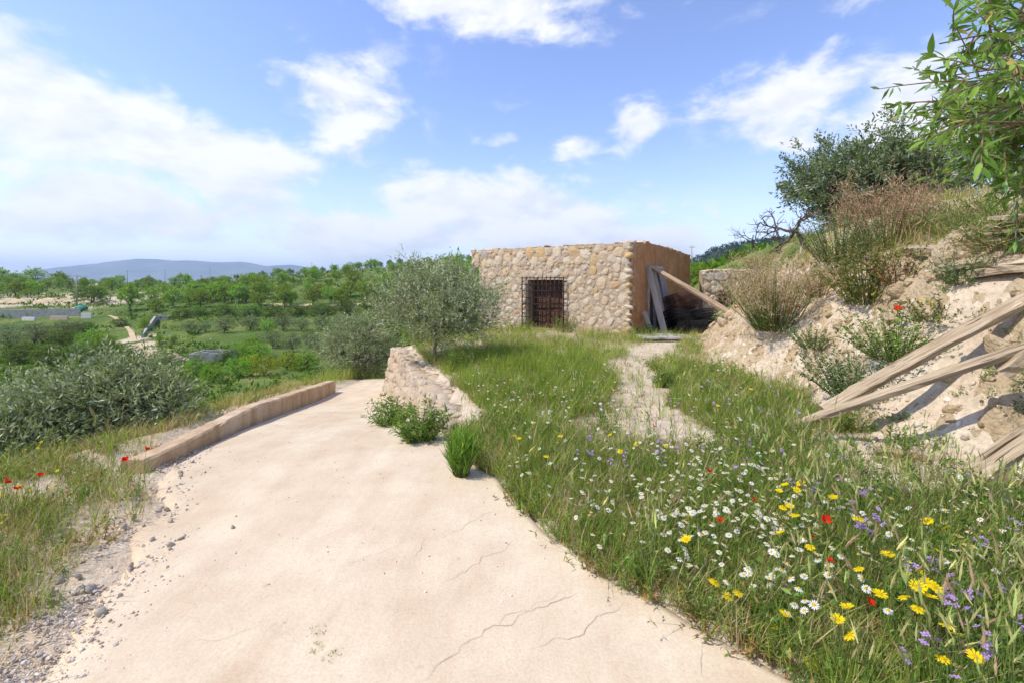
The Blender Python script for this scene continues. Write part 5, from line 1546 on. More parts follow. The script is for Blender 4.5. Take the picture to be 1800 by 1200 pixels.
# ground cover over the valley: low tussocks and scrub nobody could count
def cover(name, n, ymin, ymax, size, cols, label, seed, u0=-1.3, u1=.05, thr=.45):
    r = np.random.default_rng(seed)
    y = ymin * (ymax / ymin) ** r.random(n * 3); u = r.uniform(u0, u1, n * 3); x = u * y
    m = fbm(x * .12, y * .12, 3, seed) > thr
    for pts in VPATH:
        for a, b in zip(pts[:-1], pts[1:]):
            ab = b - a; t = np.clip(((x - a[0]) * ab[0] + (y - a[1]) * ab[1]) / (ab @ ab), 0, 1)
            m &= np.hypot(x - a[0] - t * ab[0], y - a[1] - t * ab[1]) > 1.3
    x, y = x[m][:n], y[m][:n]; n = len(x)
    z = height(x, y)
    A = Acc(); k = 9
    s = size * (y / ymin) ** .45 * r.uniform(.6, 1.3, n)
    pos = np.repeat(np.column_stack([x, y, z]), k, 0) + r.normal(size=(n * k, 3)) * np.repeat(s, k)[:, None] * np.array([.45, .45, .15])
    tone = np.repeat(1 + .2 * r.normal(size=n), k)[:, None]
    c = np.clip(pal(r, n * k, cols) * tone, .004, .8)
    d = rand_dirs(r, n * k, .8)
    L = np.repeat(s, k)
    u_ = np.cross(d, r.normal(size=(n * k, 3))); u_ /= np.linalg.norm(u_, axis=1, keepdims=True)
    mid = pos + d * (L * .4)[:, None]; tip = pos + d * (L * .85)[:, None]; W = (L * .16)[:, None]
    V = np.stack([pos, mid + u_ * W, tip, mid - u_ * W], 1).reshape(-1, 3)
    b = np.arange(n * k)[:, None] * 4
    A.add(V, np.concatenate([b + np.array([[0, 1, 2]]), b + np.array([[0, 2, 3]])]), np.repeat(c, 4, 0))
    tag(link(name, A.mesh(name, M_GRASS)), label, 'undergrowth', None, 'stuff')
cover('valley_undergrowth', 4300, 20, 110, .42, [(.11, .18, .03), (.15, .22, .04), (.08, .135, .025), (.19, .23, .07)], 'low green undergrowth over the valley floor', 971, -1.3, .1, .4)
cover('hillside_undergrowth', 3300, 95, 260, .9, [(.12, .18, .04), (.16, .21, .055), (.23, .23, .10), (.09, .135, .03)], 'scrubby green undergrowth between the orchard rows', 972, -1.3, .8, .42)
cover('field_growth', 1600, 22, 120, .5, [(.13, .24, .03), (.17, .28, .045), (.10, .18, .03)], 'dense bright green growth in the field beyond the house', 973, .30, .75, .3)

# paths across the valley floor
def ribbon(name, pts, w, mat, dz=.12):
    pts = np.asarray(pts); out = []
    for a, b in zip(pts[:-1], pts[1:]):
        for f in np.linspace(0, 1, 14, endpoint=False): out.append(a + (b - a) * f)
    out = np.array(out); t = np.gradient(out, axis=0); t /= np.linalg.norm(t, axis=1)[:, None]
    nrm = np.column_stack([-t[:, 1], t[:, 0]]); k = np.arange(len(out))
    ww = w * (.6 + .8 * fbm(k * .2, k * 0., 3, 7))[:, None]
    A_ = np.concatenate([out + nrm * ww, out, out - nrm * ww]); n = len(out)
    V = np.column_stack([A_, height(A_[:, 0], A_[:, 1]) + dz])
    Q = [(i, i + 1, i + 1 + n, i + n) for i in range(n - 1)] + [(i + n, i + n + 1, i + 1 + 2 * n, i + 2 * n) for i in range(n - 1)]
    return tag(link(name, mesh_np(name, V, np.array(Q), mat, None, True)), kind='structure')
ribbon('footpath', VPATH[0], .38, M_BANK)
ribbon('track', [ray_ground(*p)[:2] for p in [(380, 541), (450, 538), (520, 538), (600, 537), (690, 535)]], .7, M_BANK)

def far_thing(name, loc, label, cat, rot=0, group=None):
    e = empty(name, loc, rot); return tag(e, label, cat, group)
# concrete water tank
p = ray_ground(362, 641, 20); S_ = p[1] / F
e = far_thing('water_tank', (p[0], p[1], p[2] - .3), 'open grey concrete water tank on the valley floor', 'tank', .12)
w_, h_, t_ = 56 * S_, 24 * S_, .22
for nm, lo, hi in (('front_wall', (-w_ / 2, 0, 0), (w_ / 2, t_, h_)), ('back_wall', (-w_ / 2, w_ * .8, 0), (w_ / 2, w_ * .8 + t_, h_)), ('end_wall', (-w_ / 2, t_ + .003, 0), (-w_ / 2 + t_, w_ * .8 - .003, h_ * .99)), ('end_wall', (w_ / 2 - t_, t_ + .003, 0), (w_ / 2, w_ * .8 - .003, h_ * .99)), ('pipe', (-.6, -.02, h_), (.2, .3, h_ + .15))):
    a = Acc(); box(a, lo, hi); link(nm, a.mesh(nm, M_GREYCONC, col=False), e)
# rubble heap beside it
p = ray_ground(303, 634, 20)
e = far_thing('rubble_heap', tuple(p), 'heap of brown rubble beside the water tank', 'rubble')
rr = np.random.default_rng(5)
for k in range(60):
    q = rr.normal(size=2) * np.array([1.0, .6]); hgt = max(0, .9 - .5 * abs(q[0]) - .5 * abs(q[1]))
    s = rr.uniform(.12, .35); link('rubble_stone', (ROCKS + PEBBLES)[int(rr.integers(20))], e, (q[0], q[1], hgt), tuple(rr.uniform(0, 3, 3)), (s * 1.3, s, s * .8))
# grey retaining wall by the path
def far_wall(name, q0, q1, hpx, label, mat, th=.3, dmin=20, z_off=0):
    a0, a1 = ray_ground(*q0, dmin), ray_ground(*q1, dmin)
    A = Acc(); n = 10
    d = (a1 - a0)[:2]; L = np.linalg.norm(d); nn = np.array([-d[1], d[0]]) / L * th
    V = []
    for i in range(n + 1):
        q = a0[:2] + d * i / n; zb = float(height(q[0], q[1])); h = hpx[0] + (hpx[1] - hpx[0]) * i / n; h = a0[2] + hpx[0] / F * a0[1] + (a1[2] + hpx[1] / F * a1[1] - a0[2] - hpx[0] / F * a0[1]) * i / n - zb
        V += [(q[0], q[1], zb - .4), (q[0], q[1], zb + h), (q[0] + nn[0], q[1] + nn[1], zb + h), (q[0] + nn[0], q[1] + nn[1], zb - .4)]
    Q = []
    for i in range(n):
        for j in range(3): b = i * 4 + j; Q.append((b, b + 4, b + 5, b + 1))
    A.add(V, Q); V = np.array(V); A.add(V[:4], [(0, 1, 2, 3)]); A.add(V[-4:], [(3, 2, 1, 0)])
    return tag(link(name, A.mesh(name, mat, False, False)), label, 'wall')
far_wall('grey_wall', (253, 592), (275, 562), (5, 6), 'grey sloping wall beside the valley footpath', M_GREYCONC, .4)
far_wall('grey_wall', (276, 562), (298, 561), (8, 5), 'short grey wall turning off at the top of the footpath', M_GREYCONC, .4)
far_wall('ruin_wall', (0, 560), (140, 556), (14, 13), 'long grey block wall of the ruin at the left', M_GREYCONC, .4)
far_wall('ruin_wall', (38, 566), (60, 566), (8, 8), 'white end wall of the ruin at the left', M_WHITE, .4)
far_wall('ruin_wall', (88, 565), (118, 563), (9, 7), 'low cream wall in the ruin at the left', M_CREAM, .4)
far_wall('ruin_wall', (142, 560), (160, 559), (9, 8), 'pale block wall at the right end of the ruin', M_WHITE, .4)
p = ray_ground(143, 545, 40)
A = Acc(); V, T = ico_np(2); V = V * np.array([1.3, .9, .75]) * (1 + .2 * rr.random((len(V), 1))); V[:, 2] = np.maximum(V[:, 2], -.2); A.add(V, T)
tag(link('green_tarpaulin', A.mesh('green_tarpaulin', M_GREEN_TARP, False, False), None, (p[0], p[1], p[2] + .2)), 'green tarpaulin heap at the foot of the power pole', 'tarpaulin')
for k, (px, py, w, h) in enumerate(((30, 532, 70, 14), (90, 530, 60, 14), (122, 524, 40, 10), (172, 502, 30, 8))):
    p = ray_ground(px, py, 40); s = p[1] / F
    xs_ = np.linspace(-1, 1, 25); X_, Y_ = np.meshgrid(xs_, xs_)
    Z_ = np.clip(1 - X_ ** 2 - Y_ ** 2, 0, None) ** .7 * (h * s * .6) * (.6 + .8 * fbm(X_ * 3 + k * 5, Y_ * 3, 3, 12)) - .5
    V = np.column_stack([(X_ * w * s * .55).ravel(), (Y_ * w * s * .35).ravel(), Z_.ravel()])
    i = np.arange(24)[:, None] * 25 + np.arange(24)[None]
    Q = np.stack([i, i + 1, i + 26, i + 25], -1).reshape(-1, 4)
    tag(link('earth_heap', mesh_np('earth_heap', V, Q, M_BANK, None, True), None, tuple(p)), ['long bare earth heap at the left edge above the ruin', 'bare earth heap left of the power pole', 'small bare earth heap next to the power pole', 'reddish earth heap among the trees beyond the power pole'][k], 'earth heap')
# farmhouse with the red roof
p = ray_ground(430, 489, 60); s = p[1] / F
fh = far_thing('farmhouse', (p[0], p[1], p[2] - .4), 'small far farmhouse with an orange tiled roof on the ridge', 'house', .1)
w_, h_ = 24 * s, 7 * s
a = Acc(); box(a, (-w_ / 2, 0, 0), (w_ / 2, w_ * .6, h_)); link('wall', a.mesh('wall', M_CREAM, col=False), fh)
a = Acc(); e_ = .3; a.add([(-w_ / 2 - e_, -e_, h_), (w_ / 2 + e_, -e_, h_), (w_ / 2 + e_, w_ * .3, h_ + 4.5 * s), (-w_ / 2 - e_, w_ * .3, h_ + 4.5 * s), (-w_ / 2 - e_, w_ * .6 + e_, h_), (w_ / 2 + e_, w_ * .6 + e_, h_), ],
      [(0, 1, 2, 3), (3, 2, 5, 4), (0, 3, 4, 0), (1, 5, 2, 1), (0, 4, 5, 1)]); link('roof', a.mesh('roof', M_TILE, col=False), fh)
for k in range(3):
    a = Acc(); x0 = -w_ * .35 + k * w_ * .28; box(a, (x0, -.03, h_ * .3), (x0 + w_ * .1, .05, h_ * .75)); link('window', a.mesh('window', M_DARK, col=False), fh)
# poles and wires
def pole(px, pyb, hpx, d, label, arm=True, grp='power poles'):
    x = (px - 900) / F * d; z = float(height(x, d)); top = CAM_H - (pyb - hpx - HZ) / F * d
    e = far_thing('utility_pole', (x, d, z), label, 'pole', 0, grp)
    a = Acc(); tube(a, [(0, 0, -.3), (0, 0, top - z)], [.16, .10], 8); link('shaft', a.mesh('shaft', M_POLE, True, False), e)
    if arm:
        a = Acc(); box(a, (-.8, -.06, top - z - .5), (.8, .06, top - z - .38)); link('crossarm', a.mesh('crossarm', M_POLE, col=False), e)
    return np.array([x, d, top - .2])
t0 = pole(135, 545, 62, 112, 'tallest power pole, beside the green tarpaulin at the left')
t1 = pole(224, 492, 17, 262, 'power pole on the skyline, first one right of the tall pole')
t2 = pole(290, 490, 16, 300, 'power pole on the skyline against the mountain summit')
t3 = pole(369, 488, 17, 300, 'power pole on the skyline just left of the farmhouse')
t4 = pole(548, 470, 9, 300, 'power pole on the skyline above the row of small trees')
t5 = pole(700, 462, 14, 300, 'power pole on the skyline behind the young olive')
t6 = pole(1216, 456, 24, 120, 'power pole just beyond the back corner of the house')
t7 = pole(1283, 452, 13, 200, 'power pole before the pine wood')
def wire(p0, p1, sag, label, rad=.018):
    f = np.linspace(0, 1, 20)[:, None]; pts = p0 + (p1 - p0) * f; pts[:, 2] -= sag * 4 * (f * (1 - f))[:, 0]
    a = Acc(); tube(a, pts, rad, 3, cap=False)
    tag(link('power_line', a.mesh('power_line', M_POLE, True, False)), label, 'cable')
wire(t0, t1, 2.0, 'overhead wire from the tall pole to the skyline', .02); wire(t1, t2, 1.0, 'overhead wire between the skyline poles below the mountain', .02)
wire(t6, t7, 1.0, 'overhead wire beyond the house in front of the pine wood', .02)
wire(np.array([-150., 112, 7.0]), t0, 1.5, 'overhead wire running off the left edge from the tall pole', .02)
# wire fence below the kerb wall
fp = []
for k, (px, d) in enumerate(((318, 10.5), (386, 11.6), (442, 12.6), (492, 13.6))):
    x = (px - 900) / F * d; z = float(height(x, d)); a = Acc(); tube(a, [(0, 0, -.2), (.02, 0, .78)], .022, 6)
    tag(link('fence_post', a.mesh('fence_post', M_GALV, True, False), None, (x, d, z)), ['nearest', 'second', 'third', 'farthest'][k] + ' thin fence post below the kerb wall', 'post', 'posts of the wire fence below the kerb'); fp.append(np.array([x, d, z]))
for k in range(3):
    for h_ in (.25, .5, .74):
        a = Acc(); tube(a, [fp[k] + np.array([0, 0, h_]), fp[k + 1] + np.array([0, 0, h_])], .003, 3, cap=False)
        tag(link('fence_wire', a.mesh('fence_wire', M_GALV, True, False)), 'thin wire strung along the fence below the kerb wall', 'wire', 'wires of the fence below the kerb')

# far mountain and the pine hill
def ridge(name, prof, D, depth, mat, seed, rough, base=-80):
    px = np.array([q[0] for q in prof], float); py = np.array([q[1] for q in prof], float)
    us = np.linspace(px[0], px[-1], 160); top = CAM_H + (HZ - np.interp(us, px, py)) / F * D
    ts = np.linspace(0, 1, 30)
    U, T_ = np.meshgrid(us, ts)
    Yv = D - depth * (1 - T_) ; Xv = (U - 900) / F * D
    prof_t = np.where(T_ < .8, np.sin(T_ / .8 * math.pi / 2) ** 1.2, 1 - (T_ - .8) * 1.2)
    gul = 1 - .35 * np.abs(fbm(U * .05, T_ * 2.2, 4, seed) - .5) * 2 * (1 - np.clip((T_ / .8), 0, 1) ** 3)
    Z = base + (top[None] - base) * prof_t * gul
    V = np.stack([Xv, Yv + (fbm(U * .03, T_ * 3, 3, seed + 1) - .5) * depth * .1, Z], -1).reshape(-1, 3)
    nx = len(us); i = np.arange(len(ts) - 1)[:, None] * nx + np.arange(nx - 1)[None]
    Q = np.stack([i, i + 1, i + 1 + nx, i + nx], -1).reshape(-1, 4)
    return tag(link(name, mesh_np(name, V, Q, mat, None, True)), kind='structure')
ridge('mountain', [(-900, 500), (-300, 497), (40, 495), (110, 489), (165, 482), (215, 470), (262, 464), (312, 458), (345, 461), (385, 461), (418, 464), (460, 463), (505, 471), (540, 468), (580, 474), (640, 486), (760, 500)], 6600, 2200, M_MOUNT, 51, .2)
ph = ridge('pine_hill', [(1120, 500), (1200, 462), (1218, 449), (1245, 440), (1290, 434), (1340, 431), (1420, 428), (1520, 424), (1700, 420), (2000, 440)], 700, 330, M_PINEHILL, 52, .2, -5)
def pine_forest():
    r = np.random.default_rng(6); me = ph.data; n = len(me.vertices)
    V0 = np.zeros(n * 3); me.vertices.foreach_get('co', V0); V0 = V0.reshape(-1, 3)
    px = 900 + F * V0[:, 0] / V0[:, 1]
    i = np.where((px > 1190) & (px < 1480) & (V0[:, 1] > 480))[0]
    c = V0[r.choice(i, 1500)] + r.normal(size=(1500, 3)) * np.array([4, 4, 0])
    A = Acc(); k = 14
    hh = r.uniform(4, 7.5, 1500)
    pos = np.repeat(c, k, 0) + np.column_stack([r.normal(size=(1500 * k, 2)) * 1.1, r.uniform(.2, 1, 1500 * k) * np.repeat(hh, k)])
    leaves(A, pos, rand_dirs(r, 1500 * k, .3), 2.2, 1.1, pal(r, 1500 * k, [(.028, .045, .02), (.04, .06, .026), (.02, .034, .016)]), r)
    tag(link('pine_wood', A.mesh('pine_wood', M_FAR)), 'dark pine wood on the far hill beyond the house', 'wood', None, 'stuff')
pine_forest()

# ------------------------------------------------------------------ flowers
WHITE, YELLOW, RED, LILAC = (.80, .80, .76), (.80, .60, .015), (.62, .025, .012), (.42, .26, .55)
def petals(n, R, r0, cup, col, wide=1.0, seed=0):
    r = np.random.default_rng(seed); A = Acc(); V = []; Q = []
    for k in range(n):
        th = 2 * math.pi * k / n + r.normal() * .05; w = math.pi / n * wide
        dz = r.normal() * R * .08
        for rad, ww, z in ((r0, w * .6, 0), (R * .7, w * .85, cup * R * .6 + dz * .5), (R, w * .35, cup * R + dz)):
            V += [(rad * math.cos(th - ww), rad * math.sin(th - ww), z), (rad * math.cos(th + ww), rad * math.sin(th + ww), z)]
        b = k * 6; Q += [(b, b + 1, b + 3, b + 2), (b + 2, b + 3, b + 5, b + 4)]
    A.add(V, Q, col); return A
def dome(R, h, col, n=8):
    A = Acc(); V = [(0, 0, h)]; T = []
    for j, (rr_, zz) in enumerate(((.7, .75), (1, 0.05))):
        V += [(R * rr_ * math.cos(2 * math.pi * k / n), R * rr_ * math.sin(2 * math.pi * k / n), h * zz) for k in range(n)]
    for k in range(n):
        T += [(0, 1 + k, 1 + (k + 1) % n), (1 + k, 1 + n + k, 1 + (k + 1) % n), (1 + (k + 1) % n, 1 + n + k, 1 + n + (k + 1) % n)]
    A.add(V, T, col); return A
PW = [petals(13, .0185, .005, c, WHITE, .95, k).mesh('petals', M_PETAL, True) for k, c in enumerate((-.05, .05, -.3))]
PY = [petals(13, .0235, .005, c, YELLOW, 1.15, 9 + k).mesh('petals', M_PETAL, True) for k, c in enumerate((.05, .3, -.1))]
DW = dome(.0065, .005, (.72, .48, .01)).mesh('centre', M_PETAL, True); DY = dome(.008, .004, (.62, .40, .01)).mesh('centre', M_PETAL, True)
PR = [petals(4, .030, .003, c, RED, 1.35, 20 + k).mesh('petals', M_PETAL, True) for k, c in enumerate((.5, .8))]
DR = dome(.006, .008, (.03, .03, .02)).mesh('centre', M_PETAL, True)
A = Acc(); tube(A, [(0, 0, 0), (.02, .01, -.5), (0, 0, -1)], [.0012, .0015, .002], 4, (.16, .24, .06), cap=False); STEM = A.mesh('stem', M_GRASS)
def lilac_geo(seed):
    r = np.random.default_rng(seed); A = Acc()
    for k in range(r.integers(4, 8)):
        f = petals(4, .011, .001, .1, np.array(LILAC) * r.uniform(.8, 1.2), .9, seed * 9 + k); V, T, C = f.tri()
        c = np.array([r.normal() * .014, r.normal() * .014, r.uniform(-.05, .01)]); t = r.uniform(-.7, .7)
        V = np.column_stack([V[:, 0], V[:, 1] * math.cos(t) - V[:, 2] * math.sin(t), V[:, 1] * math.sin(t) + V[:, 2] * math.cos(t)]) + c
        A.add(V, T, C)
    return A.mesh('petals', M_PETAL)
PL = [lilac_geo(40 + k) for k in range(5)]
FR = np.random.default_rng(77)
def flower(name, x, y, hgt, heads, centre, label, group, size=1.0, zf=None, tilt=.5):
    z = float((zf or height)(np.array(x), np.array(y)))
    e = empty(name, (x, y, z)); tag(e, label, 'flower', group); e.rotation_euler = (0, 0, FR.uniform(0, 6.28))
    tx, ty = FR.normal() * tilt * .6 + .15, FR.normal() * tilt * .6
    link('petals', heads[int(FR.integers(len(heads)))], e, (0, 0, hgt), (tx, ty, 0), (size,) * 3)
    if centre is not None: link('centre', centre, e, (0, 0, hgt + .0005), (tx, ty, 0), (size,) * 3)
    link('stem', STEM, e, (0, 0, hgt), (0, 0, 0), (1, 1, hgt + .02))
    return e
def at_head(px, py, hgt):
    d = (CAM_H - hgt) * F / (py - HZ); return (px - 900) / F * d, d
Z3 = lambda q: (1200 + q[0] / 2.667, 750 + q[1] / 2.667)
ylist = [(480, 297), (452, 325), (535, 320), (550, 283), (470, 403), (503, 398), (524, 437), (33, 436), (18, 547), (460, 520), (597, 588), (148, 735), (212, 803), (258, 785), (478, 893), (822, 688), (962, 633), (1148, 468), (1240, 498), (1328, 585), (1052, 722), (1118, 705), (1145, 760), (1105, 777), (1035, 817), (925, 803), (772, 863), (1103, 876), (1160, 824), (1242, 955), (1280, 998), (782, 992), (607, 1127), (618, 1097), (420, 952), (727, 922), (1218, 1108), (1372, 1100), (707, 357), (825, 462), (1180, 778), (1193, 593)]
for q in ylist:
    h_ = FR.uniform(.26, .36); x, y = at_head(*Z3(q), h_)
    while x < road_r(y) + .06 and h_ > .07: h_ -= .03; x, y = at_head(*Z3(q), h_)
    flower('crown_daisy', x, y, h_, PY, DY, 'bright yellow crown daisy in the near corner of the meadow', 'yellow crown daisies', FR.uniform(.9, 1.25))
for q in [(868, 671), (895, 651), (905, 770), (912, 776), (898, 672), (985, 775), (1072, 770), (1116, 785), (960, 805), (938, 745), (1180, 740), (1262, 718), (1320, 690), (1340, 692), (1090, 800), (1170, 790)]:
    h_ = .28; x, y = at_head(*q, h_); flower('crown_daisy', x, y, h_, PY, DY, 'yellow daisy farther back in the meadow grass', 'distant yellow daisies', 1.0)
wl = [(23, 816), (78, 869), (63, 950), (125, 980), (247, 1022), (362, 1098), (207, 731), (223, 832), (298, 820), (298, 858), (305, 888), (355, 810), (329, 755), (405, 895), (291, 942), (392, 985), (500, 887), (522, 845), (573, 833), (615, 850), (570, 877), (545, 770), (720, 543), (967, 527), (1275, 600), (1400, 625), (1550, 640), (840, 735), (858, 620), (800, 775), (860, 782), (693, 792), (683, 720), (688, 675), (568, 553), (665, 367), (585, 388), (745, 403), (490, 663), (465, 692), (405, 722), (403, 750), (505, 722), (568, 722), (286, 702), (545, 607), (632, 648), (775, 262), (832, 298), (950, 163), (412, 268), (963, 880), (1230, 402)]
for q in wl:
    p_ = Z3(q); h_ = .07 if (q[0] < 420 and q[1] > 800) else FR.uniform(.16, .28); x, y = at_head(*p_, h_)
    while x < road_r(y) + .05 and h_ > .05: h_ -= .02; x, y = at_head(*p_, h_)
    x = max(x, float(road_r(y)) + .04)
    flower('white_daisy', x, y, h_, PW, DW, 'white daisy with a yellow centre in the near meadow', 'near white daisies', FR.uniform(.9, 1.2))
n = 0
while n < 190:
    px, py = FR.normal(1290, 95), FR.normal(885, 62)
    if not (1010 < px < 1560 and 770 < py < 1020): continue
    h_ = FR.uniform(.16, .27); x, y = at_head(px, py, h_)
    if path_d(x, y) < .15 or x < road_r(y) + .05: continue
    flower('white_daisy', x, y, h_, PW, DW, 'white daisy in the thick drift across the middle of the meadow', 'drift of white daisies', FR.uniform(.75, 1.05)); n += 1
n = 0
while n < 70:
    px, py = FR.uniform(860, 1330), FR.uniform(680, 850)
    h_ = FR.uniform(.16, .27); x, y = at_head(px, py, h_)
    if path_d(x, y) < .2 or x < road_r(y) + .1: continue
    flower('white_daisy', x, y, h_, PW, None, 'tiny white daisy scattered in the back of the meadow', 'scattered white daisies', FR.uniform(.75, 1.0)); n += 1
for q in [(790, 378), (905, 430), (930, 462), (880, 495), (840, 470), (1185, 650), (1160, 632), (1255, 712), (1240, 788), (1325, 820), (1265, 835), (1410, 540), (1062, 1075), (1430, 990), (1450, 1025), (1415, 1065), (1240, 1155), (1565, 912), (1580, 500), (1525, 322), (865, 105), (762, 150), (880, 325), (630, 288), (470, 110), (310, 152), (655, 200), (740, 247), (1345, 228), (515, 265), (1520, 770), (1180, 990), (1130, 980), (1345, 880), (1550, 450), (1060, 655)]:
    h_ = FR.uniform(.28, .38); x, y = at_head(*Z3(q), h_); flower('lilac_stock', x, y, h_, PL, None, 'lilac stock flower among the grass near the bank', 'lilac stock flowers', FR.uniform(.9, 1.3))
n = 0
while n < 60:
    px, py = FR.uniform(1000, 1500), FR.uniform(660, 830)
    h_ = FR.uniform(.22, .34); x, y = at_head(px, py, h_)
    if path_d(x, y) < .2 or x < road_r(y) + .1 or x > np.interp(y, TY, TX): continue
    flower('lilac_stock', x, y, h_, PL, None, 'small lilac flower along the footpath', 'lilac flowers along the footpath', 1.0); n += 1
for q, lab in (((1246, 838), 'red poppy above the drift of white daisies'), ((1450, 925), 'brightest red poppy in the middle of the near meadow'), ((1459, 996), 'small red poppy below the bright one'), ((1428, 956), 'half-closed red poppy left of the bright one'), ((1529, 1068), 'orange-red poppy low in the near corner'), ((1325, 887), 'red poppy among the daisies next to the yellow ones'), ((1266, 925), 'dark red poppy deep in the daisies'), ((1150, 755), 'red poppy beside the bare footpath')):
    h_ = .26; x, y = at_head(*q, h_); flower('poppy', x, y, h_, PR, DR, lab, 'poppies', FR.uniform(.45, .7) if q[0] != 1450 else .9)
for q, lab in (((10, 855), 'red poppy at the very left edge of the verge'), ((70, 843), 'red poppy on the verge, topmost of its cluster'), ((30, 870), 'drooping red poppy low on the verge'), ((220, 796), 'red poppy beside the near end of the kerb wall'), ((257, 779), 'red poppy behind the kerb wall end')):
    h_ = .30; x, y = at_head(*q, h_ + (.05 if q[0] > 200 else 0)); flower('poppy', x, y, h_, PR, DR, lab, 'poppies', .8)
for q, lab in (((1382, 525), 'red poppy on the broom bush, upper one'), ((1392, 532), 'red poppy on the broom bush, middle one'), ((1405, 540), 'red poppy on the broom bush, right one'), ((1386, 546), 'red poppy on the broom bush, lowest one'), ((1295, 545), 'red poppy at the end of the bank by the leaning beam'), ((1575, 552), 'lone red poppy high on the bank face')):
    p = on_bank(q[0], q[1] + 25); flower('poppy', p[0] - .1, p[1] - .15, .42, PR, DR, lab, 'poppies', 1.5, lambda x, y: bank_surface(x, y))
for q in [(1383, 516), (1395, 519), (1392, 512), (1533, 536), (1615, 532), (1630, 533)]:
    p = on_bank(q[0], q[1] + 25); flower('crown_daisy', p[0] - .1, p[1] - .15, .44, PY, DY, 'yellow daisy on the bank face', 'yellow daisies on the bank', 1.3, lambda x, y: bank_surface(x, y))
n = 0
while n < 45:
    y = FR.uniform(1.9, 4.6); x = road_l(y) - FR.uniform(.5, 2.2); u = x / y
    if u < -1.15: continue
    flower('verge_daisy', x, y, FR.uniform(.10, .2), PY if n % 3 else PW, DY, 'small pale daisy among the weeds of the verge', 'daisies on the verge', .55); n += 1

# daisies past counting: heads on thin stalks all through the meadow
def daisy_mass(n=850):
    r_ = np.random.default_rng(404); X, Y, _ = meadow_pts(n * 3, 405, 2.2, 9.5)
    k = fbm(X * 1.2 + 3, Y * 1.2, 3, 406) + .25 * np.exp(-((X - 1.6) ** 2 + (Y - 3.3) ** 2) / 1.5)
    i = np.where(k > .52)[0][:n]; X, Y = X[i], Y[i]; n = len(X); A = Acc()
    V, T, C = petals(8, .0165, .004, -.05, WHITE, 1.0, 3).tri(); D = dome(.006, .005, (.72, .48, .01), 5).tri()
    hh = r_.uniform(.13, .26, n); Z = height(X, Y)
    for V0, T0, C0 in ((V, T, C), D):
        m = len(V0); s = r_.uniform(.75, 1.1, (n, 1)); ax, ay = r_.normal(size=(n, 1)) * .3, r_.normal(size=(n, 1)) * .3
        W = np.stack([V0[None, :, 0] * s + X[:, None], V0[None, :, 1] * s + Y[:, None], V0[None, :, 2] * s + (Z + hh)[:, None] + .001 * (m < 20) + V0[None, :, 0] * ax + V0[None, :, 1] * ay], -1)
        A.add(W.reshape(-1, 3), (T0[None] + (np.arange(n) * m)[:, None, None]).reshape(-1, 3), np.tile(C0, (n, 1)))
    tag(link('daisy_mass', A.mesh('daisy_mass', M_PETAL)), 'small white daisies strewn thickly through the whole meadow', 'flowers', None, 'stuff')
    A = Acc(); b = np.column_stack([X, Y, Z]); t = np.column_stack([X, Y, Z + hh]); w = np.array([.0012, 0, 0])
    A.add(np.stack([b - w, b + w, t], 1).reshape(-1, 3), np.arange(n * 3).reshape(-1, 3), (.2, .28, .07))
    tag(link('daisy_stalks', A.mesh('daisy_stalks', M_GRASS)), 'thin green stalks under the strewn white daisies', 'stalks', None, 'stuff')
daisy_mass()
# ------------------------------------------------------------------ gravel and stones along the track
def pebble_mass(name, X, Y, S, zf, label, seed):
    r = np.random.default_rng(seed); V, T = ico_np(1)
    A = Acc(); n = len(X)
    q = r.normal(size=(n, 3, 3)); q, _ = np.linalg.qr(q)
    W = V[None] * (1 + .35 * (r.random((n, len(V), 1)) - .5)) * (np.array([1.2, .9, .6])[None, None] * S[:, None, None])
    W = np.einsum('nvi,nij->nvj', W, q)
    W += np.column_stack([X, Y, zf(X, Y) + S * .15])[:, None]
    TT = (T[None] + (np.arange(n) * len(V))[:, None, None]).reshape(-1, 3)
    c = pal(r, n, [(.58, .48, .37), (.62, .53, .43), (.54, .46, .38), (.54, .42, .31), (.66, .59, .5)], None, .12)
    A.add(W.reshape(-1, 3), TT, np.repeat(c, len(V), 0))
    k = NT(name + '_stone'); m = k.principled(k.attr(), .9, None, .15)
    tag(link(name, A.mesh(name, m)), label, 'gravel', None, 'stuff')
r = np.random.default_rng(991)
y = 1.6 * (4.6 / 1.6) ** r.random(9000); off = r.normal(.02, .17, 9000) + .08 * (y < 2.4); x = road_l(y) - off
m = (x > -4) & (fbm(x * 4, y * 4, 3, 17) > .38)
top = lambda X, Y: np.where(X > road_l(Y) + .02, rz(X, Y), height(X, Y) + .005)
pebble_mass('gravel', x[m][:2600], y[m][:2600], (.003 + .010 * r.random(m.sum()) ** 4)[:2600], top, 'loose gravel along the broken left edge of the track', 61)
y = r.uniform(2, 8, 900); t = r.random(900); x = road_l(y) * (1 - t) + road_r(y) * t
pebble_mass('grit', x, y, .0025 + .006 * r.random(900) ** 4, rz, 'scattered grit on the concrete track', 62)
y = r.uniform(3, 12.5, 2200); x = np.interp(y, TY, TX) + r.normal(.1, .45, 2200); m = x < 9
pebble_mass('bank_crumbs', x[m], y[m], .008 + .03 * r.random(m.sum()) ** 4, lambda X, Y: np.maximum(bank_surface(X, Y), height(X, Y)), 'crumbled clay fragments at the foot of the bank', 63)
y = r.uniform(3.3, 11, 1500); x = np.interp(y, PATH[:, 1], PATH[:, 0]) + r.normal(0, .24, 1500)
pebble_mass('path_gravel', x, y, .004 + .014 * r.random(1500) ** 4, height, 'gravel on the bare footpath', 64)
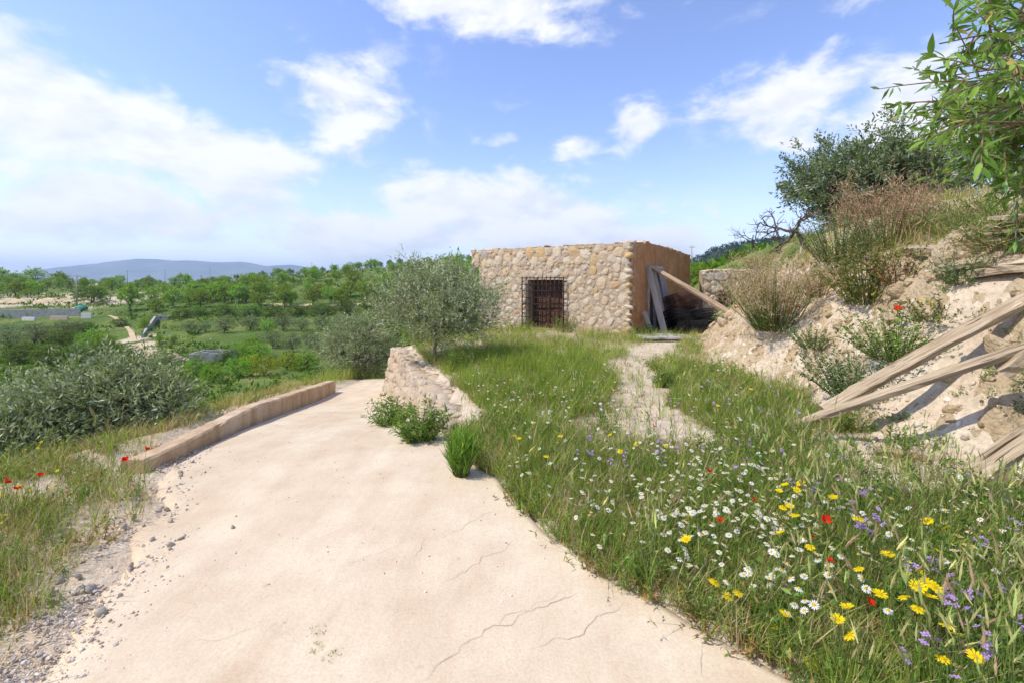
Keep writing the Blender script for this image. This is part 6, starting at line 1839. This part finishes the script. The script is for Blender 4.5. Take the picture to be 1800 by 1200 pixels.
for k in range(46):
    yy = r.uniform(1.9, 4.2); xx = float(road_l(yy)) - r.normal(.05, .22); s = r.uniform(.010, .024)
    tag(link('pebble', PEBBLES[k % 8], None, (xx, yy, float(top(np.array(xx), np.array(yy))) + s * .3), tuple(r.uniform(0, 3, 3)), (s * 1.3, s, s * .7)), 'larger loose stone on the gravelly left edge of the track', 'stone', 'stones along the edge of the track')
for k, (px, py, s, lab) in enumerate(((1580, 520, .13, 'pale boulder on the bank beneath the crest shrub'), (1690, 445, .28, 'large pale boulder behind the planks at the bank top'), (1272, 572, .20, 'pale rock under the foot of the leaning beam'), (1282, 558, .15, 'rock just behind the foot of the leaning beam'), (1452, 500, .2, 'flat rock on the crest of the bank'), (1760, 620, .16, 'clod of clay under the lower long beam'), (1715, 440, .2, 'boulder next to the largest one at the bank top'))):
    p = on_bank(px, py); s = s * .9
    tag(link('boulder', BOULDERS[k % 5], None, (p[0], p[1], p[2] + s * .2), tuple(r.uniform(0, 3, 3)), (s * 1.3, s, s * .75)), lab, 'rock')
def clods(n=1500):
    y = r.uniform(2.8, 12.8, n * 2); x = np.interp(y, TY, TX) + r.uniform(-.1, 2.2, n * 2); m = (x < 9) & (fbm(x * 2.2, y * 2.2, 3, 201) > .45); x, y = x[m][:n], y[m][:n]
    s = .015 + .075 * r.random(len(x)) ** 3; V, T = ico_np(1); A = Acc()
    q, _ = np.linalg.qr(r.normal(size=(len(x), 3, 3)))
    W = V[None] * (1 + .5 * (r.random((len(x), len(V), 1)) - .5)) * (np.array([1.3, .9, .7])[None, None] * s[:, None, None])
    W = np.einsum('nvi,nij->nvj', W, q) + np.column_stack([x, y, bank_surface(x, y)])[:, None]
    A.add(W.reshape(-1, 3), (T[None] + (np.arange(len(x)) * len(V))[:, None, None]).reshape(-1, 3))
    tag(link('clay_clods', A.mesh('clay_clods', M_BANK, False, False)), 'crumbling clods and stones breaking out of the clay bank', 'clods', None, 'stuff')
clods()
# iron panel leaning below the grille
ip = empty('iron_panel', tuple(hl(2.05, .22, 0.0)), HANG); tag(ip, 'rusty wrought-iron panel of nested rectangles leaning below the window', 'panel')
for k in range(4):
    i_ = .045 * k
    for p0, p1 in (((-.2 + i_, -.05), (-.2 + i_, .75 - i_)), ((.2 - i_, -.05), (.2 - i_, .75 - i_)), ((-.2 + i_, .75 - i_), (.2 - i_, .75 - i_))):
        bar(ip, (p0[0], .12 - .1 * p0[1], p0[1]), (p1[0], .12 - .1 * p1[1], p1[1]), .007, M_RUST, 'bar', 4)

# ------------------------------------------------------------------ air
def haze():
    a = Acc(); box(a, (-9000, -900, -140), (9000, 9800, 330))
    o = link('haze', a.mesh('haze', None, col=False)); tag(o, kind='stuff'); o['label'] = 'thin blue summer haze over the valley'; o['category'] = 'haze'
    k = NT('haze_air'); v = k.n('ShaderNodeVolumePrincipled')
    v.inputs['Color'].default_value = (.52, .72, 1.0, 1); v.inputs['Density'].default_value = HAZE; v.inputs['Anisotropy'].default_value = .2
    k.l(v.outputs[0], k.out.inputs['Volume']); o.data.materials.append(k.m)
HAZE = 1.5e-4
haze()
print('orchard', n_or, 'tris', sum(len(m.polygons) for m in bpy.data.meshes))
